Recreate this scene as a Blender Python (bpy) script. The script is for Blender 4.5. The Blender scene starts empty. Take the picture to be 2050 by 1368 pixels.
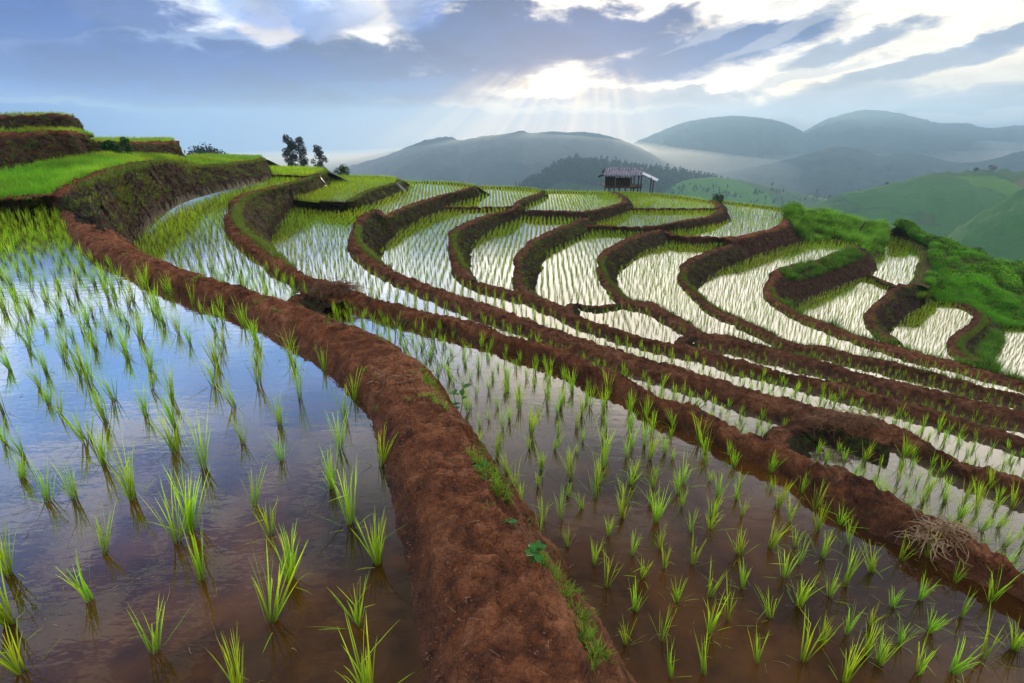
import bpy, math, random
import numpy as np
from mathutils.geometry import tessellate_polygon
from mathutils import Vector
R = math.radians
rng = np.random.default_rng(7)
random.seed(7)
sc = bpy.context.scene
COL = sc.collection

# ------------------------------------------------------------------ camera (the eye is the origin, z is height above / below the eye)
F, CU, CV, VH = 1082.0, 1025.0, 684.0, 270.0
PT = math.atan((CV - VH) / F)
cam = bpy.data.objects.new("Camera", bpy.data.cameras.new("Camera"))
COL.objects.link(cam)
cam.data.sensor_width = 36.0
cam.data.lens = F / 2050 * 36
cam.data.clip_start = 0.05
cam.data.clip_end = 20000
cam.rotation_euler = (math.pi / 2 - PT, 0, 0)
sc.camera = cam

def ray(u, v):
    x = (u - CU) / F; y = -(v - CV) / F
    return np.array([x, y * math.sin(PT) + math.cos(PT), y * math.cos(PT) - math.sin(PT)])
def P(u, v, z):
    d = ray(u, v); return d * (z / d[2])
def PY(u, v, y):
    d = ray(u, v); return d * (y / d[1])
def ae(u, v):
    d = ray(u, v); d = d / np.linalg.norm(d)
    return math.degrees(math.atan2(d[0], d[1])), math.degrees(math.asin(d[2]))

# ------------------------------------------------------------------ noise
def _h(ix, iy, iz, s):
    n = (ix * 374761393 + iy * 668265263 + iz * 1274126177 + s * 974711) & 0xFFFFFFFF
    n = ((n ^ (n >> 13)) * 1103515245) & 0xFFFFFFFF
    n = (n ^ (n >> 16)) * 2246822519 & 0xFFFFFFFF
    return ((n ^ (n >> 15)) & 0xFFFFFF) / float(0xFFFFFF) * 2 - 1
def vnoise(p, s=0):
    i = np.floor(p).astype(np.int64); f = p - i; f = f * f * (3 - 2 * f)
    r = 0
    for a in (0, 1):
        for b in (0, 1):
            for c in (0, 1):
                w = (f[..., 0] if a else 1 - f[..., 0]) * (f[..., 1] if b else 1 - f[..., 1]) * (f[..., 2] if c else 1 - f[..., 2])
                r = r + w * _h(i[..., 0] + a, i[..., 1] + b, i[..., 2] + c, s)
    return r
def fbm(p, s=0, o=4, g=0.5):
    r = 0; a = 1
    for k in range(o):
        r = r + a * vnoise(p * (2.03 ** k) + 17.1 * k, s + k); a *= g
    return r

# ------------------------------------------------------------------ mesh helpers
def mesh_np(name, V, Fq, mats, cols=None, smooth=True, mi=None, attrs=None):
    V = np.asarray(V, np.float32); Fq = np.asarray(Fq, np.int32)
    me = bpy.data.meshes.new(name)
    k = Fq.shape[1]
    me.vertices.add(len(V)); me.vertices.foreach_set("co", V.ravel())
    me.loops.add(Fq.size); me.loops.foreach_set("vertex_index", Fq.ravel())
    me.polygons.add(len(Fq))
    me.polygons.foreach_set("loop_start", np.arange(0, Fq.size, k, dtype=np.int32))
    if mi is not None: me.polygons.foreach_set("material_index", np.asarray(mi, np.int32))
    if smooth: me.polygons.foreach_set("use_smooth", np.ones(len(Fq), bool))
    for m in (mats if isinstance(mats, (list, tuple)) else [mats]): me.materials.append(m)
    if cols is not None:
        a = me.attributes.new("Col", 'FLOAT_COLOR', 'POINT')
        c = np.ones((len(V), 4), np.float32); c[:, :cols.shape[1]] = cols
        a.data.foreach_set("color", c.ravel())
    for nm, arr in (attrs or {}).items():
        a = me.attributes.new(nm, 'FLOAT', 'POINT'); a.data.foreach_set("value", np.asarray(arr, np.float32))
    me.update(calc_edges=True); me.validate()
    return me
def ob(name, me, parent=None, loc=None, rot=None):
    o = bpy.data.objects.new(name, me); COL.objects.link(o)
    if parent is not None: o.parent = parent
    if loc is not None: o.location = loc
    if rot is not None: o.rotation_euler = rot
    return o
def tag(o, label=None, cat=None, group=None, kind=None):
    if label: o["label"] = label
    if cat: o["category"] = cat
    if group: o["group"] = group
    if kind: o["kind"] = kind
    return o
def grid_faces(n, m):
    i = np.arange(n - 1)[:, None] * m + np.arange(m - 1)[None, :]
    return np.stack([i, i + m, i + m + 1, i + 1], -1).reshape(-1, 4)
class MB:
    def __init__(s): s.v = []; s.f = []
    def add(s, V, Fs):
        b = len(s.v); s.v += [tuple(x) for x in V]; s.f += [tuple(b + i for i in f) for f in Fs]
    def box(s, c, d, rot=(0, 0, 0)):
        from mathutils import Euler
        m = Euler(rot).to_matrix(); c = Vector(c); V = []
        for z in (-.5, .5):
            for x, y in ((-.5, -.5), (.5, -.5), (.5, .5), (-.5, .5)):
                V.append(c + m @ Vector((x * d[0], y * d[1], z * d[2])))
        s.add(V, [(3, 2, 1, 0), (4, 5, 6, 7), (0, 1, 5, 4), (1, 2, 6, 5), (2, 3, 7, 6), (3, 0, 4, 7)])
    def tube(s, a, b, r0, r1=None, n=7, bend=0.0, segs=1):
        r1 = r0 if r1 is None else r1
        a = Vector(a); b = Vector(b); d = (b - a).normalized()
        u = d.orthogonal().normalized(); w = d.cross(u); V = []; Fs = []
        for k in range(segs + 1):
            t = k / segs; c = a.lerp(b, t) + u * bend * math.sin(math.pi * t); r = r0 + (r1 - r0) * t
            for i in range(n):
                an = 2 * math.pi * i / n; V.append(c + (u * math.cos(an) + w * math.sin(an)) * r)
        for k in range(segs):
            for i in range(n):
                j = (i + 1) % n; Fs.append((k * n + i, k * n + j, (k + 1) * n + j, (k + 1) * n + i))
        Fs.append(tuple(reversed(range(n)))); Fs.append(tuple(segs * n + i for i in range(n)))
        s.add(V, Fs)
    def build(s, name, mat, parent=None, smooth=False):
        me = bpy.data.meshes.new(name); me.from_pydata([tuple(v) for v in s.v], [], s.f); me.materials.append(mat)
        if smooth: me.polygons.foreach_set("use_smooth", [True] * len(me.polygons))
        me.update(); return ob(name, me, parent)

# ------------------------------------------------------------------ node helper
class X:
    def __init__(s, t, o): s.t = t; s.o = o
    def _m(s, op, b=None, c=None, sw=False, clamp=False):
        n = s.t.nodes.new("ShaderNodeMath"); n.operation = op; n.use_clamp = clamp
        ins = [s, b, c]
        if sw: ins = [b, s, c]
        for i, k in enumerate(ins):
            if k is None: continue
            if isinstance(k, X): s.t.links.new(k.o, n.inputs[i])
            else: n.inputs[i].default_value = k
        return X(s.t, n.outputs[0])
    def __add__(s, b): return s._m('ADD', b)
    __radd__ = __add__
    def __sub__(s, b): return s._m('SUBTRACT', b)
    def __rsub__(s, b): return s._m('SUBTRACT', b, sw=True)
    def __mul__(s, b): return s._m('MULTIPLY', b)
    __rmul__ = __mul__
    def __truediv__(s, b): return s._m('DIVIDE', b)
    def pw(s, b): return s._m('POWER', b)
    def mx(s, b): return s._m('MAXIMUM', b)
    def mn(s, b): return s._m('MINIMUM', b)
    def clamp(s): return s._m('ADD', 0.0, clamp=True)
    def fn(s, op, b=None): return s._m(op, b)
    def ss(s, a, b):
        n = s.t.nodes.new("ShaderNodeMapRange"); n.interpolation_type = 'SMOOTHSTEP'
        s.t.links.new(s.o, n.inputs[0]); n.inputs[1].default_value = a; n.inputs[2].default_value = b
        return X(s.t, n.outputs[0])
    def ramp(s, pts, interp='LINEAR'):
        n = s.t.nodes.new("ShaderNodeValToRGB"); s.t.links.new(s.o, n.inputs[0]); r = n.color_ramp; r.interpolation = interp
        while len(r.elements) < len(pts): r.elements.new(0.5)
        for e, (p, c) in zip(r.elements, pts):
            e.position = p; e.color = tuple(c) + (1,) if len(c) == 3 else c
        return X(s.t, n.outputs[0])
def mixc(t, f, a, b, mode='MIX'):
    n = t.nodes.new("ShaderNodeMix"); n.data_type = 'RGBA'; n.blend_type = mode
    for k, i in ((f, 0), (a, 6), (b, 7)):
        if isinstance(k, X): t.links.new(k.o, n.inputs[i])
        else: n.inputs[i].default_value = (tuple(k) + (1,)) if isinstance(k, (tuple, list)) else k
    return X(t, n.outputs[2])
def comb(t, x, y, z):
    n = t.nodes.new("ShaderNodeCombineXYZ")
    for i, k in enumerate((x, y, z)):
        if isinstance(k, X): t.links.new(k.o, n.inputs[i])
        else: n.inputs[i].default_value = k
    return X(t, n.outputs[0])
def noise(t, vec, scale, detail=4, rough=0.5, dist=0.0, out=0):
    n = t.nodes.new("ShaderNodeTexNoise"); n.inputs["Scale"].default_value = scale; n.inputs["Detail"].default_value = detail
    n.inputs["Roughness"].default_value = rough; n.inputs["Distortion"].default_value = dist
    if vec is not None: t.links.new(vec.o, n.inputs["Vector"])
    return X(t, n.outputs[out])
def vmul(t, vec, k):
    n = t.nodes.new("ShaderNodeVectorMath"); n.operation = 'MULTIPLY'; t.links.new(vec.o, n.inputs[0]); n.inputs[1].default_value = k
    return X(t, n.outputs[0])
def newmat(name):
    m = bpy.data.materials.new(name); m.use_nodes = True; t = m.node_tree; b = t.nodes["Principled BSDF"]
    return m, t, b
def geo(t): return X(t, t.nodes.new("ShaderNodeNewGeometry").outputs["Position"])
def attr(t, n, out="Color"):
    a = t.nodes.new("ShaderNodeAttribute"); a.attribute_name = n; return X(t, a.outputs[out])
def bump(t, b, h, strength, dist):
    n = t.nodes.new("ShaderNodeBump"); n.inputs["Strength"].default_value = strength; n.inputs["Distance"].default_value = dist
    t.links.new(h.o, n.inputs["Height"]); t.links.new(n.outputs[0], b.inputs["Normal"]); return n

# ------------------------------------------------------------------ materials
def leafmat(name, trans=0.45, gain=1.0):
    m, t, b = newmat(name)
    c = attr(t, "Col")
    oi = t.nodes.new("ShaderNodeObjectInfo"); rnd = X(t, oi.outputs["Random"])
    hs = t.nodes.new("ShaderNodeHueSaturation"); t.links.new(c.o, hs.inputs["Color"])
    t.links.new((rnd * 0.04 + 0.48).o, hs.inputs["Hue"]); t.links.new((rnd * 0.3 + 0.85 * gain).o, hs.inputs["Value"])
    t.links.new(hs.outputs[0], b.inputs["Base Color"]); b.inputs["Roughness"].default_value = 0.5
    b.inputs["Specular IOR Level"].default_value = 0.25
    tr = t.nodes.new("ShaderNodeBsdfTranslucent"); t.links.new(hs.outputs[0], tr.inputs[0])
    mx = t.nodes.new("ShaderNodeMixShader"); mx.inputs[0].default_value = trans
    t.links.new(b.outputs[0], mx.inputs[1]); t.links.new(tr.outputs[0], mx.inputs[2])
    t.links.new(mx.outputs[0], t.nodes["Material Output"].inputs[0])
    return m
M_RICE = leafmat("rice_blades", 0.5)
M_GRASS = leafmat("grass_blades", 0.4)
M_TREE = leafmat("tree_leaves", 0.25)

def soilmat():
    m, t, b = newmat("red_soil")
    g = geo(t)
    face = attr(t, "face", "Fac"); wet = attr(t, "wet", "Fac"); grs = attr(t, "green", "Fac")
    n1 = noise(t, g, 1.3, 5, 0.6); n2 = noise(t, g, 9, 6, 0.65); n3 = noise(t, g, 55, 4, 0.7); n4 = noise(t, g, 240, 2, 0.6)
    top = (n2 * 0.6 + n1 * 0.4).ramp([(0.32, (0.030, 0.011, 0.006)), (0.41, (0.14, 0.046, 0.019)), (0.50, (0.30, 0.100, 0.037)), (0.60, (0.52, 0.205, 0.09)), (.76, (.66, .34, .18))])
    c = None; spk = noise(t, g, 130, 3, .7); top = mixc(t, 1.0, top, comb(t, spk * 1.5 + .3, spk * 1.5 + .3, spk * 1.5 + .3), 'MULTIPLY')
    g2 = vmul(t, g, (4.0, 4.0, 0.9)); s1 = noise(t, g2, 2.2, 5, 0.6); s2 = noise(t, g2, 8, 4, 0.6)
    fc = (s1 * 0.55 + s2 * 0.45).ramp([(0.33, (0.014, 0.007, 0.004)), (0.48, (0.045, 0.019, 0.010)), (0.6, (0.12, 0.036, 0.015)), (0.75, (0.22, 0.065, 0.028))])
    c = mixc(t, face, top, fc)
    # moss and weed stains
    mo = noise(t, vmul(t, g, (1, 1, .6)), 5, 6, 0.7)
    mo2 = ((mo - 0.62) + grs * 0.3).ss(0.0, 0.10) * (grs * 3).clamp()
    mc = noise(t, g, 30, 3, 0.6).ramp([(0.35, (0.022, 0.035, 0.006)), (0.5, (0.06, 0.085, 0.010)), (0.65, (0.13, 0.15, 0.018))])
    c = mixc(t, mo2 * 0.85, c, mc)
    c = mixc(t, (n3 - 0.5) .fn('ABSOLUTE') * 1.0, c, (0.03, 0.013, 0.008))
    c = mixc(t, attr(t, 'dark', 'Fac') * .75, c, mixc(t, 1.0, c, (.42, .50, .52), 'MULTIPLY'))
    wd = wet * 0.45
    c = mixc(t, wd, c, (0.035, 0.018, 0.012))
    t.links.new(c.o, b.inputs["Base Color"])
    t.links.new((0.95 - wet * 0.25).o, b.inputs["Roughness"])
    b.inputs["Specular IOR Level"].default_value = 0.3
    n5 = noise(t, g, 26, 5, 0.7, .4)
    vc = t.nodes.new('ShaderNodeTexVoronoi'); vc.feature = 'DISTANCE_TO_EDGE'; vc.inputs['Scale'].default_value = 17; gw = t.nodes.new('ShaderNodeVectorMath'); gw.operation = 'MULTIPLY_ADD'; t.links.new(noise(t, g, 9, 4, .6, out=1).o, gw.inputs[0]); gw.inputs[1].default_value = (.12, .12, .12); t.links.new(g.o, gw.inputs[2]); t.links.new(gw.outputs[0], vc.inputs['Vector'])
    ck = X(t, vc.outputs[0]).ss(0.0, .07)
    c = mixc(t, (1 - ck) * (1 - face) * (1 - wet) * n1.ss(.42, .6) * .55, c, (.03, .012, .007)); t.links.new(c.o, b.inputs['Base Color'])
    bump(t, b, ck * .35 + n2 * 0.5 + n3 * 0.9 + n5 * .8 + n4 * 0.35 + s2 * face * 0.5, 1.0, 0.05)
    return m
M_SOIL = soilmat()

def watermat(name, deep, shallow, rip=0.010, refl=1.0):
    m, t, b = newmat(name)
    g = geo(t)
    n = noise(t, vmul(t, g, (1, 1, 1)), 1.1, 5, 0.6, 0.6); n2 = noise(t, g, 7, 4, 0.6, .3)
    col = mixc(t, (n * 0.75 + n2 * 0.25).ss(0.38, 0.66), deep, shallow)
    dif = t.nodes.new("ShaderNodeBsdfDiffuse"); t.links.new(col.o, dif.inputs[0])
    gl = t.nodes.new("ShaderNodeBsdfGlossy"); gl.inputs["Roughness"].default_value = 0.015; gl.inputs["Color"].default_value = (1, 1, 1, 1)
    lw = t.nodes.new("ShaderNodeLayerWeight"); lw.inputs["Blend"].default_value = 0.5
    fac = X(t, lw.outputs["Facing"]).ramp([(0.15, (.01,) * 3), (0.3, (.025,) * 3), (0.42, (.10,) * 3), (0.55, (.32,) * 3), (0.66, (.60,) * 3), (0.8, (.88,) * 3), (0.95, (1,) * 3)])
    fac = fac * refl
    w1 = noise(t, vmul(t, g, (3.0, 6.5, 1)), 2.2, 3, 0.55); w2 = noise(t, vmul(t, g, (1, 2, 1)), 0.7, 2, 0.5)
    bp = t.nodes.new("ShaderNodeBump"); bp.inputs["Strength"].default_value = 1.0; bp.inputs["Distance"].default_value = rip
    t.links.new((w1 * 0.5 + w2 * 0.8).o, bp.inputs["Height"]); t.links.new(bp.outputs[0], gl.inputs["Normal"])
    mx = t.nodes.new("ShaderNodeMixShader"); t.links.new(fac.o, mx.inputs[0]); t.links.new(dif.outputs[0], mx.inputs[1]); t.links.new(gl.outputs[0], mx.inputs[2])
    t.links.new(mx.outputs[0], t.nodes["Material Output"].inputs[0])
    return m
M_WAT_N = watermat("muddy_water", (0.026, 0.013, 0.002), (0.125, 0.050, 0.008), 0.0028)
M_WAT_R = watermat("red_muddy_water", (0.030, 0.013, 0.004), (0.11, 0.044, 0.010), 0.0028)
M_WAT_F = watermat("bright_water", (0.06, 0.05, 0.03), (0.10, 0.08, 0.05), 0.0035)

# ------------------------------------------------------------------ pond levels (metres below the eye)
Z = dict(P0=-1.5, A=-2.2, B=-3.2, Bp=-2.79, C=-3.76, D=-4.26, E=-4.68, F=-5.13, G=-5.72, J=-6.73, K=-6.66, L=-7.56, Rr=-8.3,
         M1=-3.72, M2=-3.96, M3=-4.48, N=-4.84, N1=-4.37, T=-2.08, U1=-1.05, U1b=-1.5)

# ------------------------------------------------------------------ terrace banks
def catmull(Q, K):
    Q = np.asarray(Q); n = len(Q); out = []
    E_ = np.vstack([2 * Q[0] - Q[1], Q, 2 * Q[-1] - Q[-2]])
    for i in range(n - 1):
        p0, p1, p2, p3 = E_[i:i + 4]
        for k in range(K):
            s = k / K
            out.append(0.5 * ((2 * p1) + (p2 - p0) * s + (2 * p0 - 5 * p1 + 4 * p2 - p3) * s * s + (3 * p1 - p0 - 3 * p2 + p3) * s ** 3))
    out.append(Q[-1]); return np.array(out)
K0 = 6
BANKS = {}
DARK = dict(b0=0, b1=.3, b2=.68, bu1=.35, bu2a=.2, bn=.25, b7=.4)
def bank(name, label, zu, zl, pts, side, rise=0.1, wid=0.3, slope=0.5, amp=1.0, green=0.5, ncs=16, fine=0.75, y_given=False, n0c=None):
    Cc, Ii, Tt = [], [], []
    zus = []
    for p in pts:
        q = (list(p) + [0, 0, None, None])[:5] if not isinstance(p[0], tuple) else (list(p) + [0] * (3 - len(p)) + [None, None])[:5]
        if not isinstance(p[0], tuple): q = [tuple(p), 0, 0, None, None]
        c, i, t_, zlv, zuv = q
        zu_ = zu if zuv is None else zuv; zl_ = zl if zlv is None else zlv
        if y_given and len(c) == 3:
            cp = PY(c[0], c[1], c[2]); zu_ = cp[2] - rise
        else: cp = P(c[0], c[1], zu_ + rise)
        Cc.append(cp); zus.append((zu_, zl_)); Ii.append(P(*i, zu_) if i else None)
        if t_ and len(t_) == 3: Tt.append(PY(*t_))
        else: Tt.append(P(*t_, zl_) if t_ else None)
    Cc = np.array(Cc); tg = np.gradient(Cc[:, :2], axis=0); tg /= np.linalg.norm(tg, axis=1)[:, None] + 1e-9
    nr = np.stack([tg[:, 1], -tg[:, 0]], 1) * (1 if side == 'R' else -1)
    for k in range(len(Cc)):
        zu_, zl_ = zus[k]
        if Ii[k] is None: Ii[k] = np.array([*(Cc[k, :2] - nr[k] * wid), zu_])
        if Tt[k] is None: Tt[k] = np.array([*(Cc[k, :2] + nr[k] * (0.12 + slope * max(0.05, zu_ - zl_))), zl_])
    Q = np.hstack([Cc, np.array(Ii), np.array(Tt)])
    D = catmull(Q, K0)
    # adaptive resampling along the crest
    seg = np.linalg.norm(np.diff(D[:, :2], axis=0), axis=1); s = np.concatenate([[0], np.cumsum(seg)])
    pos = [0.0]
    while pos[-1] < s[-1]:
        c = np.array([np.interp(pos[-1], s, D[:, j]) for j in range(3)])
        pos.append(pos[-1] + fine * max(0.012, 0.0036 * np.linalg.norm(c)))
    pos = np.array(pos[:-1] + [s[-1]])
    S = np.stack([np.interp(pos, s, D[:, j]) for j in range(9)], 1)
    Cn, In, Tn = S[:, 0:3], S[:, 3:6], S[:, 6:9]
    dI = In[:, :2] - Cn[:, :2]; dI /= np.linalg.norm(dI, axis=1)[:, None] + 1e-6
    dT = Tn[:, :2] - Cn[:, :2]; dT /= np.linalg.norm(dT, axis=1)[:, None] + 1e-6
    n0 = max(7, int(ncs * .75)) if n0c is None else n0c; rows = []; face = []; wet = []; kk = []
    def st(pt, f, w, k): rows.append(pt); face.append(f); wet.append(w); kk.append(k)
    st(np.hstack([In[:, :2] + dI * .22, In[:, 2:3] - .14]), 0, 1, 0)
    for a in np.linspace(0, 1, n0):
        h = 1 - (1 - min(1, a * 2.2)) ** 2.0
        h = h * 1.0 + 0.02 * math.sin(math.pi * a)
        xy = In[:, :2] * (1 - a) + Cn[:, :2] * a
        st(np.hstack([xy, (In[:, 2] + (Cn[:, 2] - In[:, 2]) * min(h, 1.12))[:, None]]), 0, max(0, 1 - a * 3.5), .5 if a == 0 else 1)
    for a in np.linspace(0, 1, ncs)[1:]:
        ah = a ** 0.85
        xy = Cn[:, :2] * (1 - ah) + Tn[:, :2] * ah
        zz = Cn[:, 2] + (Tn[:, 2] - Cn[:, 2]) * a ** 1.1
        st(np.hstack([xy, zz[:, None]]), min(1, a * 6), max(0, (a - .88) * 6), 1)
    st(np.hstack([Tn[:, :2] + dT * .15, Tn[:, 2:3] - .2]), 1, 1, 0)
    V = np.stack(rows, 1); n, m = V.shape[:2]
    kk = np.array(kk)[None, :, None]
    # lumps and clods
    dist = np.linalg.norm(Cn, axis=1)[:, None, None]
    step = np.maximum(np.linalg.norm(Tn - Cn, axis=1), .2)[:, None, None]
    A = np.clip(0.018 + 0.0022 * dist, 0, .07) * amp
    nz = np.stack([fbm(V * 3.1, 3), fbm(V * 3.1, 13), fbm(V * 4.2, 23)], -1)
    nf = np.stack([fbm(V * 14, 33, 4), fbm(V * 14, 43, 4), fbm(V * 16, 53, 4)], -1); nf[..., 2] = np.abs(nf[..., 2]) * 1.6 - .5
    fcw = np.array(face)[None, :, None]
    gul = fbm(V * np.array([2.6, 2.6, .35]), 71)[..., None] * fcw * 0.10 * np.minimum(step, 1.2)
    if name == 'b0':
        nv = fbm(V * 55, 93, 3)[..., None] * .0045 + np.abs(fbm(V * 8, 96, 3))[..., None] * -.022; V = V + kk * nv * np.array([.35, .35, 1.0])
    out = np.zeros_like(V); out[..., :2] = dT[:, None, :]
    V = V + kk * (nz * A * np.array([.8, .8, .55]) + nf * (0.013 + .0009 * dist.clip(0, 25)) * amp * np.array([1, 1, 1.2]) + gul * out)
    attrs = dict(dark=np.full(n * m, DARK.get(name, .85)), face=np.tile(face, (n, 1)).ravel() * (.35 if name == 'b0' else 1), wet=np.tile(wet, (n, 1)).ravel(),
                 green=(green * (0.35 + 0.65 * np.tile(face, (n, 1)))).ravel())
    o = ob("terrace_bank", mesh_np("terrace_bank", V.reshape(-1, 3), grid_faces(n, m), M_SOIL, attrs=attrs))
    tag(o, label, None, kind="structure")
    BANKS[name] = dict(D=D, C=Cn, I=In, T=Tn, n=len(pts))
    return o

b0 = [((1190, 1500), (845, 1500), (1350, 1500)), ((1161, 1368), (841, 1368), (1262, 1368)), ((1139, 1274), (836, 1273), (1195, 1262)),
      ((1093, 1184), (824, 1195), (1145, 1188)), ((1066, 1110), (810, 1120), (1090, 1118)), ((1032, 1055), (796, 1060), (1052, 1068)),
      ((985, 1000), (780, 985)), ((955, 935), (764, 930)), ((930, 875), (748, 870)), ((893, 822), (727, 810)), ((850, 788), (705, 785)),
      ((834, 750), (681, 765)), ((822, 722), (655, 742)), ((800, 703), (632, 726)), ((757, 676), (600, 702)), ((700, 651), (573, 687)),
      ((655, 634), (535, 665)), ((600, 612), (478, 632)), ((560, 599), (430, 614)), ((505, 581), (386, 599)), ((440, 561), (345, 587)),
      ((380, 544), (307, 575)), ((330, 524), (259, 555)), ((286, 506), (220, 532)), ((252, 492), (178, 519)), ((225, 465), (144, 483)),
      ((190, 440), (130, 455)), ((165, 415), (122, 432)), ((150, 398), (116, 415))]
b0 = [tuple(list(p) + [0] * (3 - len(p))) for p in b0]
bank("b0", "broad red earth path between the foreground paddy and the lower terraces", Z['P0'], Z['A'], b0, 'R', rise=0.17, wid=.5, amp=.7, green=0.16, ncs=30, fine=0.65, n0c=44)

b1 = [((653, 345), 0, (664, 372), -2.79), ((638, 350), 0, (655, 375), -2.79), ((609, 360), 0, (625, 388), -2.79), ((579, 369), 0, (600, 395), -2.79),
      ((548, 377), 0, (585, 412), -3.0), ((520, 383), 0, (575, 432)), ((498, 390), 0, (566, 445)), ((480, 401), 0, (556, 461)), ((469, 418), (460, 418), (548, 476)),
      ((468, 440), (450, 442), (543, 492)), ((478, 458), (448, 462), (541, 505)), ((493, 474), (455, 480), (545, 510)), ((522, 492), (488, 505), (552, 516)), ((548, 512), (512, 525), (566, 528)),
      ((578, 533), (545, 547)), ((617, 553), (585, 566)), ((655, 566), (622, 588)), ((680, 574), (668, 612)), ((711, 582), (714, 621)),
      ((757, 601), (757, 632)), ((790, 607), (790, 645)), ((834, 621), (834, 654)), ((867, 629), (889, 662)), ((911, 636), (933, 680)),
      ((955, 646), (983, 694)), ((999, 664), (1030, 707)), ((1043, 676), (1075, 721)), ((1097, 691), (1125, 741)), ((1141, 702), (1174, 764)), ((1185, 726), (1200, 779)),
      ((1229, 741), (1266, 804)), ((1277, 772), (1313, 832)), ((1332, 797), (1358, 856)), ((1395, 814), (1420, 880)), ((1445, 842), (1463, 905)),
      ((1492, 869), (1507, 927)), ((1540, 885), (1560, 950)), ((1590, 903), (1595, 970)), ((1633, 929), (1648, 1012)), ((1677, 938), (1690, 1040)), ((1721, 962), (1725, 1057)),
      ((1765, 984), (1779, 1084)), ((1820, 1015), (1847, 1111)), ((1880, 1038), (1890, 1132)), ((1929, 1061), (1933, 1152)), ((1980, 1095), (1982, 1175)), ((2050, 1150), (2050, 1206)), ((2200, 1245), (2200, 1320)), ((2620, 1510), (2620, 1600))]
b1 = [tuple(list(p) + [0] * (3 - len(p))) if len(p) < 4 else p for p in b1]
bank("b1", "winding red earth bank below the first terrace left of the straw heap", Z['A'], Z['B'], b1, 'L', rise=0.14, wid=.35, slope=.45, green=.5, ncs=20)

b2 = [((950, 374), 0, (965, 392), -3.72), ((945, 376), 0, (958, 396), -3.72), ((925, 382), 0, (935, 402), -3.72), ((894, 390), 0, (905, 412)), ((865, 398), 0, (880, 426)), ((836, 407), 0, (855, 437)),
      ((806, 419), 0, (825, 451)), ((784, 431), 0, (805, 463)), ((764, 434), 0, (788, 474)), ((748, 421), 0, (780, 480)), ((733, 433), 0, (773, 488)), ((716, 452), (711, 452), (767, 500)),
      ((712, 474), (699, 478), (762, 513)), ((722, 494), (697, 500), (759, 524)), ((742, 512), (708, 520), (764, 534)), ((775, 534), (749, 548)), ((812, 552), (790, 569)), ((867, 574), (845, 593)),
      ((910, 588), (900, 618)), ((966, 607), (951, 638)), ((1010, 622), (988, 648)), ((1055, 638), (1036, 666)), ((1097, 654), (1076, 684)), ((1141, 668), (1125, 702)), ((1185, 685), (1163, 715)),
      ((1229, 697), (1196, 729)), ((1269, 711), (1240, 743)), ((1306, 720), (1284, 757)), ((1350, 731), (1325, 767)), ((1404, 749), (1370, 780)), ((1447, 761), (1415, 796)), ((1491, 777), (1470, 815)),
      ((1535, 792), (1524, 832)), ((1585, 798), (1575, 852)), ((1635, 815), (1625, 872)), ((1677, 822), (1666, 878)), ((1732, 836), (1723, 877)), ((1797, 853), (1787, 897)), ((1840, 876), (1830, 912)),
      ((1885, 903), (1885, 936)), ((1929, 923), (1940, 965)), ((1995, 943), (1995, 984)), ((2050, 960), (2050, 1006)), ((2200, 1010), (2200, 1060)), ((2620, 1150), (2620, 1210))]
b2 = [tuple(list(p) + [0] * (3 - len(p))) if len(p) < 4 else p for p in b2]
bank("b2", "curving earth bank on the inner side of the second rice terrace", Z['B'], Z['C'], b2, 'L', rise=0.13, wid=.32, slope=.45, green=.5, ncs=18)

b3 = [((1086, 386), 0, (1100, 394), -3.96), ((1061, 395), 0, (1076, 406), -3.96), ((1042, 404), 0, (1060, 413), -3.96), ((1032, 416), 0, (1056, 426), -4.2), ((1017, 424), 0, (1040, 440)), ((979, 432), 0, (1002, 455)),
      ((954, 442), 0, (975, 470)), ((929, 452), 0, (956, 484)), ((913, 463), 0, (948, 493)), ((906, 474), (899, 478), (943, 502)), ((906, 490), (898, 498), (941, 514)), ((914, 512), (901, 525), (942, 530)),
      ((928, 537), (906, 549), (946, 548)), ((944, 558), (925, 568)), ((977, 570), (958, 581)), ((1032, 583), (1010, 596)), ((1073, 593), (1054, 608), 0, -4.68), ((1119, 611), (1100, 629), 0, -4.68),
      ((1163, 635), (1145, 650), 0, -4.7), ((1218, 654), (1195, 667), 0, -4.7), ((1273, 671), (1250, 685), 0, -4.72), ((1316, 681), (1300, 697), 0, -4.72), ((1350, 688), (1335, 705), 0, -4.72),
      ((1404, 697), (1380, 716), 0, -4.75), ((1447, 711), (1425, 729), 0, -4.75), ((1513, 729), (1491, 746), 0, -4.75), ((1579, 747), (1560, 761), 0, -4.75), ((1645, 760), (1625, 780), 0, -4.75), ((1700, 774), (1680, 794), 0, -4.75),
      ((1754, 787), (1740, 813), 0, -4.75), ((1797, 798), (1785, 825), 0, -4.75), ((1863, 817), (1850, 842), 0, -4.75), ((1907, 831), (1895, 856), 0, -4.75), ((1951, 846), (1950, 873), 0, -4.75),
      ((2006, 860), (2006, 893), 0, -4.75), ((2050, 873), (2050, 908), 0, -4.75), ((2200, 915), (2200, 950), 0, -4.75), ((2620, 1032), (2620, 1070), 0, -4.75)]
b3 = [tuple(list(p) + [0] * (3 - len(p))) if len(p) < 4 else p for p in b3]
bank("b3", "curving earth bank below the third terrace with a short white water chute", Z['C'], Z['D'], b3, 'L', rise=0.12, wid=.32, slope=.45, green=.45, ncs=16)

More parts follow.
